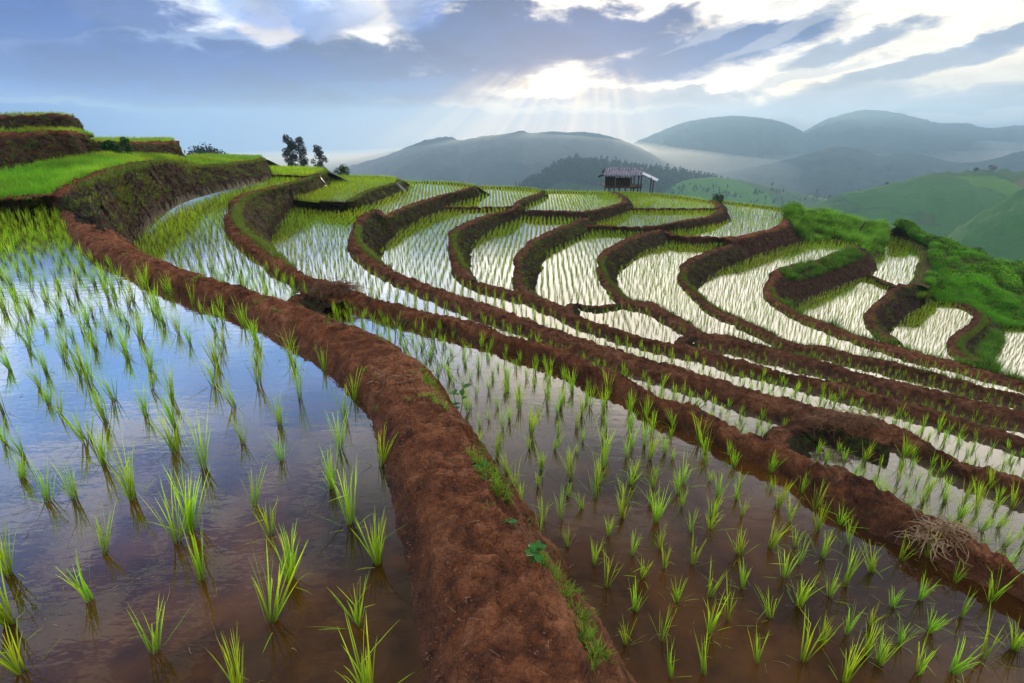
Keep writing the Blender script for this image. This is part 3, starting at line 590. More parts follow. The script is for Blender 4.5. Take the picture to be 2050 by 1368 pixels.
# ------------------------------------------------------------------ clumps of blades
def clump(nb, L, spread, w, segs, lean, cb, cm, ct, droop=.5, seed=0, out=0.12):
    g = np.random.default_rng(seed); V = []; Fq = []; Cl = []
    for k in range(nb):
        az = g.uniform(0, 2 * math.pi); flop = g.random() < out
        ln = R(g.uniform(*lean)) if not flop else R(g.uniform(45, 78))
        l = L * g.uniform(.6, 1.1) * (0.75 if flop else 1); ww = w * g.uniform(.7, 1.2)
        r0 = spread * math.sqrt(g.random()); a0 = g.uniform(0, 6.28)
        p = np.array([r0 * math.cos(a0), r0 * math.sin(a0), -.03]); d = np.array([math.cos(az), math.sin(az)])
        fa = g.uniform(0, math.pi); side = np.array([math.cos(fa), math.sin(fa), 0]) * ww
        br = g.uniform(.75, 1.25); yl = g.random() < .2; kink = g.random() < .18; kp = g.uniform(.4, .8); kd = g.uniform(.5, 1.3); b = len(V)
        for s_ in range(segs + 1):
            t = s_ / segs; c = (cb if t < .12 else cm) if t < .45 else ct
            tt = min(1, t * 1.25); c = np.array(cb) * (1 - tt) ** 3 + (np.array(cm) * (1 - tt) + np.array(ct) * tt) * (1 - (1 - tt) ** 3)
            if yl: c = c * np.array([1.5, 1.05, .9])
            wf = (0.55 + .45 * math.sin(min(1, t * 2.2) * math.pi / 2)) * (1 - t) ** .55 if t < 1 else 0.04
            V.append(p - side * wf); V.append(p + side * wf); Cl += [c * br] * 2
            a = ln + droop * t * t * (1.2 if flop else 1) + (kd if kink and t > kp else 0); st_ = l / segs
            p = p + np.array([d[0] * math.sin(a), d[1] * math.sin(a), math.cos(a)]) * st_
            if p[2] < .004 and s_ > 0: p[2] = .004
        for s_ in range(segs):
            i = b + 2 * s_; Fq.append((i, i + 1, i + 3, i + 2))
    return np.array(V), np.array(Fq), np.array(Cl)
def scatter(variants, pts, scales, name, mat, tint=None, seed=1, tilt=0.0):
    g = np.random.default_rng(seed); vi = g.integers(0, len(variants), len(pts)); rot = g.uniform(0, 6.283, len(pts))
    VV, FF, CC = [], [], []; base = 0
    for k, (V, Fq, C) in enumerate(variants):
        s_ = np.where(vi == k)[0]
        if len(s_) == 0: continue
        c, sn = np.cos(rot[s_])[:, None], np.sin(rot[s_])[:, None]; sc_ = scales[s_][:, None]
        x = (V[None, :, 0] * c - V[None, :, 1] * sn) * sc_; y = (V[None, :, 0] * sn + V[None, :, 1] * c) * sc_; z = V[None, :, 2] * sc_
        W = np.stack([x, y, np.broadcast_to(z, x.shape)], -1)
        if tilt: 
            lx = g.normal(0, tilt, len(s_))[:, None]; ly = g.normal(0, tilt, len(s_))[:, None]
            W[..., 0] += lx * W[..., 2]; W[..., 1] += ly * W[..., 2]
        W += pts[s_][:, None, :]
        f = Fq[None] + (np.arange(len(s_)) * len(V))[:, None, None] + base
        cc = np.broadcast_to(C[None], (len(s_),) + C.shape).copy() * g.uniform(.8, 1.2, (len(s_), 1, 1))
        if tint is not None: cc = cc * tint[s_][:, None, :]
        VV.append(W.reshape(-1, 3)); FF.append(f.reshape(-1, 4)); CC.append(cc.reshape(-1, 3)); base += len(s_) * len(V)
    return ob(name, mesh_np(name, np.vstack(VV), np.vstack(FF), mat, cols=np.vstack(CC), smooth=False))
def inpoly(p, poly):
    x, y = p[:, 0], p[:, 1]; r = np.zeros(len(p), bool); x1, y1 = poly[:, 0], poly[:, 1]; x2, y2 = np.roll(x1, -1), np.roll(y1, -1)
    for a, b, c, d in zip(x1, y1, x2, y2):
        k = ((b > y) != (d > y)); 
        if b != d: r ^= k & (x < (c - a) * (y - b) / (d - b) + a)
    return r
CP, SP = math.cos(PT), math.sin(PT)
def project(p):
    yc = p[:, 1] * SP + p[:, 2] * CP; zc = p[:, 1] * CP - p[:, 2] * SP
    zz = np.maximum(zc, .01); return CU + F * p[:, 0] / zz, CV - F * yc / zz, zc

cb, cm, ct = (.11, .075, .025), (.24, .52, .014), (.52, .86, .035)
NEAR = [clump(rn, L, .020, .0042, 6, (1, 18), cb, cm, ct, droop=dr, seed=100 + i, out=.12) for i, (rn, L, dr) in enumerate([(20, .33, .2), (24, .36, .16), (17, .30, .3), (27, .34, .22), (14, .36, .12), (22, .31, .25), (30, .35, .2), (18, .38, .15), (24, .33, .3), (20, .35, .1)])]
MID = [clump(16, .32, .02, .0048, 4, (1, 16), cb, cm, ct, droop=.2, seed=200 + i, out=.1) for i in range(8)]
FAR = [clump(9, .33, .025, .0062, 3, (1, 15), cb, cm, ct, droop=.25, seed=300 + i, out=.04) for i in range(6)]
DENSE = [clump(12, .42, .07, .012, 3, (2, 20), cb, (.13, .27, .02), (.32, .50, .03), droop=.4, seed=400 + i, out=.03) for i in range(6)]

# rice positions ---------------------------------------------------------------
def grid_in(poly, z, sx, sy, ang, jit, seed):
    g = np.random.default_rng(seed); c, s_ = math.cos(ang), math.sin(ang)
    q = poly @ np.array([[c, -s_], [s_, c]]); lo, hi = q.min(0), q.max(0)
    gx, gy = np.meshgrid(np.arange(lo[0], hi[0], sx), np.arange(lo[1], hi[1], sy)); p = np.stack([gx.ravel(), gy.ravel()], 1)
    p = p + np.stack([g.normal(0, jit, len(p)) * sx, g.normal(0, jit, len(p)) * sy], 1)
    p = p @ np.array([[c, s_], [-s_, c]])
    p = p[inpoly(p, poly)]
    P3 = np.column_stack([p, np.full(len(p), z)]); u, v, zc = project(P3)
    return P3[(zc > .3) & (u > -120) & (u < 2170) & (v < 1500) & (v > 0)]
FOOT = [(b_["I"][:, :2], b_["T"][:, :2], b_["C"], b_["D"]) for b_ in BANKS.values()]
def free(P3, z, margin=True):
    ok = np.ones(len(P3), bool)
    for k, b_ in BANKS.items():
        I_, T_ = b_["I"], b_["T"]
        st = max(1, len(I_) // 160); Is, Ts = I_[::st, :2], T_[::st, :2]
        lo = np.minimum(Is.min(0), Ts.min(0)) - .2; hi = np.maximum(Is.max(0), Ts.max(0)) + .2
        near = ok & np.all((P3[:, :2] > lo) & (P3[:, :2] < hi), 1)
        idx = np.where(near)[0]
        if len(idx) == 0: continue
        pp = P3[idx, :2]; hit = np.zeros(len(idx), bool)
        for j in range(len(Is) - 1):
            q = np.array([Is[j], Is[j + 1], Ts[j + 1], Ts[j]]); c = q.mean(0); q = c + (q - c) * 1.0
            bx = np.all((pp >= q.min(0)) & (pp <= q.max(0)), 1) & ~hit
            if bx.any(): 
                w = np.where(bx)[0]; hit[w] |= inpoly(pp[w], q)
        ok[idx[hit]] = False
    for q in PONDS:
        if q["z"] > z + 0.02: ok &= ~inpoly(P3[:, :2], q["poly"])
    return P3[ok]
T0 = [(45,1345),(310,1305),(180,1203),(478,1395),(715,1250),(738,1395),(543,1245),(580,1160),(405,1163),(755,1128),(18,1152),(212,1108),(358,1085),(382,1062),(540,1072),(510,1012),(702,1050),(665,978),(97,1003),(45,958),(265,1000),(407,940),(208,930),(350,905),(565,922),(487,888),(680,900),(122,830),(80,775),(228,802),(352,860),(345,800),(560,850),(470,815),(430,775),(250,700),(300,740),(600,800),(650,745),(590,735),(10,890),(150,1000),(20,1250),(640,690),(520,700),(450,690),(380,690),(330,650),(240,640),(190,700),(130,720),(60,700),(20,740)]
T1 = [(1410,1350),(1325,1285),(1420,1268),(1457,1245),(1541,1237),(1600,1215),(1272,1222),(1356,1205),(1215,1175),(1188,1130),(1136,1096),(1420,1195),(1486,1177),(1286,1157),(1331,1140),(1386,1131),(1480,1110),(1541,1100),(1264,1112),(1219,1073),(1600,1131),(1645,1116),(1569,1157),(1662,1195),(1691,1171),(1745,1145),(1516,1327),(1608,1322),(1645,1290),(1696,1271),(1741,1252),(1786,1216),(1841,1200),(1911,1166),(1696,1091),(1760,1330),(1840,1350),(1905,1345),(1970,1320),(1860,1265),(1925,1235),(1985,1205),(1800,1290),(2030,1300),(1730,1310),(1045,1010),(1085,1045),(1015,950),(1060,900),(1080,1080),(1125,1040),(1165,1020)]
RICE = []   # (pos, scale, pondname)
def spread(P3, mind):
    if len(P3) == 0: return P3
    keep = []; 
    for p in P3:
        if all((p[0] - q[0]) ** 2 + (p[1] - q[1]) ** 2 > mind * mind for q in keep[-400:]): keep.append(p)
    return np.array(keep)
for q in PONDS:
    n_ = q["name"]; z = q["z"]; sd = sum(map(ord, n_))
    if n_ == "P0":
        tr = np.array([P(u, v, z) for u, v in T0]); p = grid_in(q["poly"], z, .26, .21, R(24), .17, sd); p = free(p, z)
        p = p[[all((a[0] - b[0]) ** 2 + (a[1] - b[1]) ** 2 > .20 ** 2 for b in tr) for a in p]]
        u, v, zc = project(p); p = p[(v < 1080)]
        p = np.vstack([tr, p]); s_ = .71
    elif n_ == "P1":
        tr = np.array([P(u, v, z) for u, v in T1]); p = grid_in(q["poly"], z, .185, .175, R(-12), .17, sd); p = free(p, z)
        p = p[[all((a[0] - b[0]) ** 2 + (a[1] - b[1]) ** 2 > .135 ** 2 for b in tr) for a in p]]
        u, v, zc = project(p); p = p[(v < 1010) | ((v < 1370) & (u > 1230))]
        p = np.vstack([tr, p]); s_ = .61
    else:
        d = dict(A=(.19, .19), B=(.20, .19), C=(.21, .2), Bp=(.16, .17), T=(.13, .15), G=(.22, .21), J=(.2, .2), N1=(.17, .19), M3=(.18, .19), M2=(.19, .2), K=(.24, .24)).get(n_, (.21, .2))
        p = grid_in(q["poly"], z, d[0], d[1], R({'A': 14, 'B': 8, 'C': 2}.get(n_, -3)), .14, sd); p = free(p, z); s_ = .74
        if n_ in ("I", "H", "E2"): s_ = .66
        if n_ in ("C", "B"): s_ = .72
    if len(p): 
        g = np.random.default_rng(sd); u, v, zc = project(p)
        RICE.append((p, s_ * g.uniform(.75, 1.2, len(p)), n_, zc, u, v))
AP = np.vstack([r[0] for r in RICE]); AS = np.concatenate([r[1] for r in RICE]); AN = np.concatenate([[r[2]] * len(r[0]) for r in RICE]); AZ = np.concatenate([r[3] for r in RICE])
AU = np.concatenate([r[4] for r in RICE]); AV = np.concatenate([r[5] for r in RICE])
inside = (AU > 0) & (AU < 2050) & (AV > 0) & (AV < 1400)
order = np.argsort(np.where(inside, AZ / AS, 1e9))
top = order[:300]; rest = order[300:]
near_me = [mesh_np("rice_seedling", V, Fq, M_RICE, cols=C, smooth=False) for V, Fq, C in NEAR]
g = np.random.default_rng(5)
def rlabel(i, k):
    return ("bright green rice seedling standing in the large brown paddy left of the red path" if AN[i] == "P0" else
            "short yellow green rice seedling in the reddish brown paddy right of the red path" if AN[i] == "P1" else
            "small rice seedling in a narrow terrace strip beyond the right foreground paddy")
SPECIAL = {(45,1345): "tall rice clump at the bottom left corner of the foreground paddy", (310,1305): "wide spreading rice clump near the bottom edge of the left paddy",
    (180,1203): "rice clump with one long blade flopping left above the bottom left corner", (715,1250): "lone rice clump nearest the wet left edge of the red path",
    (738,1395): "rice clump cut by the bottom edge beside the red path", (478,1395): "rice clump cut by the bottom edge in the middle of the left paddy",
    (755,1128): "rice clump almost touching the red path above the lowest pair of clumps", (405,1163): "tall upright rice clump in the middle of the left paddy above dark water",
    (1410,1350): "rice clump closest to the bottom edge right of the red path", (1325,1285): "small lone rice clump nearest the lower end of the red path on its right",
    (1136,1096): "small yellowish rice clump close to the green weeds on the path edge", (2030,1300): "rice clump at the lower right edge of the photo"}
allT = [(t, P(*t, Z['P0'])) for t in T0] + [(t, P(*t, Z['A'])) for t in T1]
for k, i in enumerate(top):
    o = bpy.data.objects.new("rice_seedling", near_me[g.integers(0, len(near_me))]); COL.objects.link(o)
    o.location = AP[i]; o.rotation_euler = (g.normal(0, .09), g.normal(0, .09), g.uniform(0, 6.28)); s_ = AS[i]; kx = g.uniform(.8, 1.15); o.scale = (s_ * kx, s_ * kx, s_ * g.uniform(.9, 1.3))
    lb = rlabel(i, k)
    for t_, p_ in allT:
        if t_ in SPECIAL and abs(p_[0] - AP[i][0]) + abs(p_[1] - AP[i][1]) < 1e-4: lb = SPECIAL[t_]
    tag(o, lb, "rice seedling", "rice seedlings planted in the flooded terraces")
mid = rest[AZ[rest] < 9]; far = rest[AZ[rest] >= 9]
VP, VF, VCc = [], [], []
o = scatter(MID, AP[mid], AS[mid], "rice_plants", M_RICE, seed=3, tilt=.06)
tag(o, "rows of young rice standing in the nearer terrace strips", None, "rice seedlings planted in the flooded terraces", "stuff")
tn = np.ones((len(far), 3)); 
nn_ = fbm(AP[far] * .35, 91); tn *= (1 + .18 * nn_)[:, None]; tn[:, 0] *= 1 + .2 * fbm(AP[far] * .6, 92)
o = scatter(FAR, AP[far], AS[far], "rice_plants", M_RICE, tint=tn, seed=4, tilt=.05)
tag(o, "rows of young rice covering the far curved terraces", None, "rice seedlings planted in the flooded terraces", "stuff")
print("rice", len(top), len(mid), len(far))

# dense rice on the upper fields
def dense(AB, nlen, nwid, seed, h=1.0, lim=(0.02, .98)):
    A_, B_ = AB; g = np.random.default_rng(seed)
    L_ = np.linalg.norm(np.diff(A_, axis=0), axis=1).sum(); s_ = np.linspace(0, 1, len(A_))
    n = int(nlen * nwid); a = g.uniform(0, 1, n); b = g.uniform(*lim, n)
    pa = np.stack([np.interp(a, s_, A_[:, j]) for j in range(3)], 1); pb = np.stack([np.interp(a, s_, B_[:, j]) for j in range(3)], 1)
    return pa * (1 - b[:, None]) + pb * b[:, None], g.uniform(.7, 1.15, n) * h
for AB, n1, n2, sd, lb, h in ((fU1, 260, 26, 1, "dense bright green young rice on the nursery terrace at the left", .62), (fU1b, 120, 22, 2, "dense green rice on the upper terrace left of the two dark trees", .6),
                           (fU2b, 70, 14, 3, "bright green rice along the small terrace against the sky", .55), (fU2a, 80, 8, 4, "thin band of green rice on the ledge between the top banks", .42), (fU3, 70, 8, 6, "thin fringe of green rice on the topmost terrace", .35)):
    p, s_ = dense(AB, n1, n2, sd, h)
    tt = np.clip(1 + .35 * fbm(p * 1.1, 97), .55, 1.5)[:, None] * np.array([1, 1, 1.]); tt[:, 0] *= 1 + .3 * fbm(p * .7, 98); o = scatter(DENSE, p, s_, "rice_plants", M_RICE, tint=tt, seed=sd, tilt=.12); tag(o, lb, None, None, "stuff")

# ------------------------------------------------------------------ weeds and grass on the banks
TUFT = [clump(11, .13, .05, .006, 3, (5, 50), (.03, .035, .01), (.07, .13, .012), (.16, .24, .025), droop=.9, seed=500 + i, out=.1) for i in range(6)]
TUFTN = [clump(10, .075, .02, .0028, 4, (5, 55), (.05, .05, .015), (.10, .20, .016), (.22, .34, .03), droop=.9, seed=520 + i, out=.1) for i in range(6)]
LONG = [clump(46, .75, .22, .011, 5, (5, 42), (.02, .035, .006), (.05, .15, .010), (.15, .34, .022), droop=1.5, seed=540 + i, out=.05) for i in range(6)]
SHRUB = []
for i in range(6):
    gg = np.random.default_rng(560 + i); V = []; Fq = []; C = []
    for k in range(70):
        d = gg.normal(0, 1, 3); d /= np.linalg.norm(d); d[2] = abs(d[2]); c = d * gg.uniform(.4, 1) * np.array([.32, .32, .30]) * (1 + .3 * math.sin(3 * d[0] + i)); a = gg.normal(0, 1, 3); a /= np.linalg.norm(a); b = np.cross(a, gg.normal(0, 1, 3)); b /= np.linalg.norm(b)
        s_ = gg.uniform(.03, .06); n0 = len(V); V += [c - a * s_ * 1.6, c - b * s_ * .6, c + a * s_ * 1.6, c + b * s_ * .6]; Fq.append((n0, n0 + 1, n0 + 2, n0 + 3))
        cc = np.array([.06, .17, .012]) * gg.uniform(.5, 1.7) * np.array([gg.uniform(.8, 1.7), 1, 1]); C += [cc] * 4
    SHRUB.append((np.array(V), np.array(Fq), np.array(C)))
def on_bank(nm, dens, a0, a1, face=True, seed=0, i0=0, i1=None):
    b_ = BANKS[nm]; C_, T_, I_ = b_["C"], b_["T"], b_["I"]; g = np.random.default_rng(seed + sum(map(ord, nm)))
    n_ = b_["n"]; lo = int(i0 / (n_ - 1) * (len(b_["D"]) - 1)); hi = int((i1 if i1 is not None else n_ - 1) / (n_ - 1) * (len(b_["D"]) - 1))
    D = b_["D"][lo:hi + 1]; L_ = np.linalg.norm(np.diff(D[:, :2], axis=0), axis=1); cum = np.concatenate([[0], np.cumsum(L_)])
    w = np.linalg.norm((D[:, 6:9] if face else D[:, 3:6]) - D[:, 0:3], axis=1).mean()
    n = int(dens * cum[-1] * w); 
    if n == 0: return np.zeros((0, 3))
    s_ = g.uniform(0, cum[-1], n); D2 = np.stack([np.interp(s_, cum, D[:, j]) for j in range(9)], 1); a = g.uniform(a0, a1, n)[:, None]
    Q = D2[:, 6:9] if face else D2[:, 3:6]
    if not face:
        p = D2[:, 0:3] * (1 - a) + Q * a; p[:, 2] = D2[:, 2] - np.where(a[:, 0] > .7, (a[:, 0] - .7) * .4, 0) ; return p
    p = D2[:, 0:3] * (1 - a ** .85) + Q * a ** .85; p[:, 2] = D2[:, 2] + (Q[:, 2] - D2[:, 2]) * a[:, 0] ** 1.1
    return p
gp = []
for nm, de in (("b1", 22), ("b2", 22), ("b3", 20), ("b4", 26), ("b5", 22), ("b6", 24), ("b7", 10), ("bj", 20), ("bl", 26), ("bn", 5), ("bm3", 10), ("bm2", 10), ("bn1", 12), ("bbp", 26), ("bu1", 34), ("bu2a", 16), ("bu3", 20), ("bk", 40)):
    q = on_bank(nm, de, .02, .8, seed=1); n_ = fbm(q * 1.2, 55); gp.append(q[n_ > -.15 ]) 
gp = np.vstack(gp)
tt = np.ones((len(gp), 3)); k_ = rng.random(len(gp)) < .5; tt[k_] *= np.array([1.35, .95, .8])
o = scatter(TUFT, gp, rng.uniform(.5, 1.3, len(gp)), "bank_grass", M_GRASS, tint=tt, seed=8, tilt=.25); tag(o, "short weeds and grass growing on the terrace banks", None, None, "stuff")
# crest edge fringes on the looping banks (green lines along the edges)
gp = []
for nm, i0, i1, de in (("b1", 8, 14, 22), ("b2", 11, 15, 40), ("b3", 8, 12, 25), ("b5", 6, 12, 25), ("b6", 6, 12, 30), ("b1", 0, 8, 20), ("bbp", 0, 8, 40), ("bu1", 6, 21, 14), ("b7", 8, 20, 40), ("b5", 12, 22, 30), ("b6", 12, 22, 40), ("bl", 0, 7, 50)):
    gp.append(on_bank(nm, de, 0, .12, i0=i0, i1=i1, seed=2))
gp = np.vstack(gp); o = scatter(TUFT, gp, rng.uniform(.6, 1.5, len(gp)), "bank_grass", M_GRASS, seed=9, tilt=.2); tag(o, "fringe of green grass along the bank crests", None, None, "stuff")
# long grass on the bank below the mound, on the near side of the lowest paddies
gp = [on_bank("b7", 12, -.05, .45, i0=1, i1=6, seed=3), on_bank("b7", 5, 0, .5, i0=10, i1=24, seed=4), on_bank("b7", 12, 0, .5, i0=17, i1=26, seed=14), on_bank("bl", 8, .5, 1, i0=3, i1=7, seed=4)]
gp = np.vstack(gp); o = scatter(LONG, gp, rng.uniform(.35, .7, len(gp)), "long_grass", M_GRASS, seed=10, tilt=.1); tag(o, "long green grass hanging over the seventh terrace bank", None, None, "stuff")
def on_slope(S, n, seed, a=(0, 1), b=(0, 1)):
    g = np.random.default_rng(seed); x = g.uniform(a[0], a[1], n) * (S.shape[0] - 1.001); y = g.uniform(b[0], b[1], n) * (S.shape[1] - 1.001); i, j = x.astype(int), y.astype(int); fx, fy = (x - i)[:, None], (y - j)[:, None]
    return S[i, j] * (1 - fx) * (1 - fy) + S[i + 1, j] * fx * (1 - fy) + S[i, j + 1] * (1 - fx) * fy + S[i + 1, j + 1] * fx * fy
gp = on_slope(S_MOUND, 620, 1); n_ = fbm(gp * .9, 61); tt = np.clip(1.15 + 1.0 * fbm(gp * 1.7, 67), .35, 2.2)[:, None] * np.array([1.2, 1.15, .9]); o = scatter(LONG, gp, np.clip(.85 + .35 * n_, .4, 1.3), "tall_grass", M_GRASS, tint=tt, seed=11, tilt=.1); tag(o, "tall overgrown grass covering the mound between the paddies", None, None, "stuff")
gp = np.vstack([on_slope(S_RIGHT, 900, 2), on_slope(S_RIGHT, 1500, 5, b=(0, .4)), on_slope(S_RIGHT, 500, 6, b=(0, .06), a=(.3, 1))]); n_ = fbm(gp * .7, 62); tt = np.clip(1 + .5 * n_, .5, 1.6)[:, None] * np.array([1.15, 1.15, .8]); o = scatter(LONG, gp, np.clip(.5 + .25 * n_, .25, .9), "tall_grass", M_GRASS, tint=tt, seed=12, tilt=.1); tag(o, "lush grass on the slope at the right edge", None, None, "stuff")
gp = on_slope(S_RIGHT, 2600, 3, b=(.1, 1)); n_ = fbm(gp * .9, 63); gp = gp[n_ > -.1]; n_ = n_[n_ > -.1]; gp[:, 2] += .1; tt = np.clip(1.05 + .7 * fbm(gp * 1.5, 64), .45, 1.9)[:, None] * np.array([1.45, 1.35, .9]); o = scatter(SHRUB, gp, np.clip(.75 + .4 * n_, .4, 1.2), "undergrowth", M_TREE, tint=tt, seed=13); tag(o, "low leafy shrubs spreading over the right hand slope", None, None, "stuff")
gp = np.vstack([P(1836 + 26 * rng.random(), 572 + 26 * rng.random(), -7.0) for _ in range(26)] + [P(1775 + 40 * rng.random(), 456 + 12 * rng.random(), -6.5) for _ in range(22)]); o = scatter(LONG, gp, rng.uniform(.3, .6, len(gp)), 'tall_grass', M_GRASS, tint=np.tile([1.5, 1.4, .9], (len(gp), 1)), seed=18); tag(o, 'tall grass at the foot of the right slope', None, None, 'stuff')
# rim grass
gp = []
for D in RIMS[:-1]:
    s_ = rng.uniform(0, len(D) - 1.001, int(len(D) * 16)); i = s_.astype(int); f_ = (s_ - i)[:, None]; p = D[i] * (1 - f_) + D[i + 1] * f_; p[:, 1] += rng.uniform(-.3, .5, len(p)); p[:, 2] -= .02; gp.append(p)
gp = np.vstack(gp); o = scatter(TUFT, gp, rng.uniform(.5, 1.25, len(gp)), "rim_grass", M_GRASS, seed=14, tint=np.tile([1.25, 1.45, 1.], (len(gp), 1)), tilt=.1); tag(o, "fringe of grass along the outer rim of the terraces", None, None, "stuff")
# weeds on the edge of the foreground path
gp = np.vstack([on_bank("b0", 260, 0, .25, i0=6, i1=14, seed=5), on_bank("b0", 500, .1, .9, i0=1, i1=6, seed=6), on_bank("b0", 30, -.0, .25, i0=15, i1=24, seed=7), on_bank("b0", 26, 0.0, .9, face=False, i0=0, i1=24, seed=8)])
n_ = fbm(gp * 5, 66); gp = gp[n_ > .12]
o = scatter(TUFTN, gp, rng.uniform(.35, 1.1, len(gp)), "path_weeds", M_GRASS, seed=15, tilt=.2); tag(o, "tiny green weeds along the right edge of the red path", None, None, "stuff")
gp = np.vstack([P(u, v, Z['A']) for u, v in ((845,700),(860,720),(872,705),(885,735),(850,735),(868,690),(590,590),(655,640),(640,655),(620,648),(800,668))] + [P(u, v, Z['A'] + .1) for u, v in ((628, 592), (645, 600))])
o = scatter(clump and [clump(16, .34, .05, .005, 6, (8, 45), (.04, .06, .02), (.06, .20, .04), (.14, .34, .08), droop=1.0, seed=600 + i, out=.1) for i in range(4)], gp, rng.uniform(.6, 1.1, len(gp)), "water_grass", M_GRASS, seed=16); tag(o, "loose grass growing in the water behind the red path", None, None, "stuff")

# leafy weeds: (pixel, level, size, leaves)
def leafy(name, label, base, h, nl, ll, seed):
    g = np.random.default_rng(seed); root = ob(name, None, loc=base); tag(root, label, "weed")
    mb = MB(); tips = []
    for s_ in range(3):
        a = g.uniform(0, 6.28); e = Vector((math.cos(a) * h * .3, math.sin(a) * h * .3, h * g.uniform(.8, 1.0))); mb.tube((0, 0, -.02), e, h * .018, h * .008, n=5, bend=h * .06, segs=4); tips.append(e)
    mb.build("stem", M_STALK, root, smooth=True)
    V = []; Fq = []; C = []
    for k in range(nl):
        e = tips[k % 3]; t = g.uniform(.45, 1.05); c = np.array(e) * t; a = g.uniform(0, 6.28); up = g.uniform(-.3, .6); d = np.array([math.cos(a), math.sin(a), up]); d /= np.linalg.norm(d); sd = np.cross(d, [0, 0, 1]); sd /= np.linalg.norm(sd); l = ll * g.uniform(.7, 1.2); n0 = len(V); nrm = np.cross(sd, d)
        for t2, w_ in ((0, .05), (.25, .8), (.55, 1), (.8, .6), (1, .03)):
            m_ = c + d * l * t2 - nrm * -.12 * l * t2 * t2; m_[2] -= .22 * l * t2 * t2
            V += [m_ - sd * w_ * l * .26 + nrm * .05 * l * w_, m_, m_ + sd * w_ * l * .26 + nrm * .05 * l * w_]; C += [np.array([.05, .2, .03]) * g.uniform(.9, 1.3)] * 3
        for r_ in range(4):
            i = n0 + 3 * r_; Fq += [(i, i + 1, i + 4, i + 3), (i + 1, i + 2, i + 5, i + 4)]
    ob("leaves", mesh_np("leaves", V, Fq, M_GRASS, cols=np.array(C)), root)
M_STALK, t_, b_ = newmat("green_stalk"); b_.inputs["Base Color"].default_value = (.10, .11, .03, 1); b_.inputs["Roughness"].default_value = .6
leafy("leafy_weed", "tall broad leaved weed rising beside the bend of the red path", tuple(P(915, 850, Z['A'] + .2)), .26, 12, .085, 1)
leafy("leafy_weed", "small bright leafy weed on the path edge below the bend", tuple(P(1018, 1052, -1.36)), .03, 6, .035, 2)
leafy("leafy_weed", "clump of slender leafy weeds on the right path edge near the bottom", tuple(P(1066, 1125, -1.36)), .06, 22, .042, 3)
leafy("leafy_weed", "small weed with round leaves on the path edge above the slender weeds", tuple(P(965, 940, -1.36)), .03, 7, .03, 4)

# ------------------------------------------------------------------ straw
def strawmat(name, a, b_c):
    m, t, b = newmat(name); g = geo(t); n = noise(t, g, 14, 3, .6); c = mixc(t, n.ss(.35, .65), a, b_c); t.links.new(c.o, b.inputs["Base Color"]); b.inputs["Roughness"].default_value = .85; return m
M_STRAW = strawmat("dry_straw", (.20, .11, .055), (.42, .29, .17)); M_STRAWR = strawmat("reddish_straw", (.09, .035, .02), (.26, .13, .06)); M_PALE = strawmat("bleached_stalk", (.30, .22, .13), (.5, .4, .27))
def straw_heap(label, c, rx, ry, h, n, ln, rad, mat, seed, hang=.2):
    g = np.random.default_rng(seed); mb = MB()
    for k in range(n):
        a = g.uniform(0, 6.28); r = math.sqrt(g.random()); x, y = rx * r * math.cos(a), ry * r * math.sin(a); z = h * (1 - r * r) * g.uniform(.2, 1)
        d = g.uniform(0, 6.28); l = ln * g.uniform(.4, 1.2); e = g.normal(0, .35); p = Vector((x, y, z)); q = p + Vector((math.cos(d) * l, math.sin(d) * l, e * l * .6 - (hang * l if r > .7 else 0)))
        q.z = max(q.z, -.12)
        mb.tube(p, q, rad * g.uniform(.6, 1.5), rad * .4, n=4, bend=l * g.uniform(-.25, .25), segs=3)
    o = mb.build("straw_heap", mat, smooth=True); o.location = c; tag(o, label, "straw heap", "dry straw heaps on the earth banks")
straw_heap("reddish dry straw heap on the junction of banks behind the left red path", tuple(P(668, 580, -1.99) + np.array([0, .05, .0])), .30, .17, .10, 420, .24, .003, M_STRAWR, 1)
straw_heap("matted reddish straw heap where the middle bank meets the cross bund", tuple(P(1688, 842, -2.98)), .42, .15, .07, 420, .20, .0028, M_STRAWR, 2)
straw_heap("pale tangled heap of dry rice stalks on the bank at the lower right", tuple(P(1885, 1072, -2.08)), .16, .10, .08, 300, .11, .0028, M_STRAW, 3, .5)
straw_heap("thin scatter of dry stalks lying across the red path at its bend", tuple(P(790, 765, -1.345)), .16, .11, .015, 30, .09, .0015, M_PALE, 4)
mb = MB(); g = np.random.default_rng(77)
q = on_bank("b0", 75, 0.05, .95, face=False, i0=0, i1=14, seed=21)
for p in q:
    a = g.uniform(0, 6.28); l = g.uniform(.01, .045); p = Vector(p) + Vector((0, 0, .008)); mb.tube(p, p + Vector((math.cos(a) * l, math.sin(a) * l, g.uniform(-.004, .012))), 0.0006, .0004, n=3, bend=l * .03, segs=2)
o = mb.build("straw_litter", M_STRAW); tag(o, "bits of dry straw littering the red path", None, None, "stuff")
# crumbs of soil on the path
q = on_bank("b0", 2600, 0.02, .98, face=False, i0=0, i1=13, seed=22); mb = MB()
for p in q[:6500]:
    s_ = g.uniform(.001, .0042) * (2 if g.random() < .06 else 1); p = p + np.array([0, 0, s_ * .5]); V = [p + g.normal(0, 1, 3) * s_ * .25 + np.array(d) * s_ for d in ((1, 0, 0), (0, 1, 0), (-1, 0, 0), (0, -1, 0), (0, 0, .8), (0, 0, -.8))]
    mb.add(V, [(0, 1, 4), (1, 2, 4), (2, 3, 4), (3, 0, 4), (1, 0, 5), (2, 1, 5), (3, 2, 5), (0, 3, 5)])
M_CR = strawmat("soil_crumb", (.06, .022, .012), (.19, .07, .035)); o = mb.build("soil_crumbs", M_CR); tag(o, "loose crumbs of red soil on the path", None, None, "stuff")

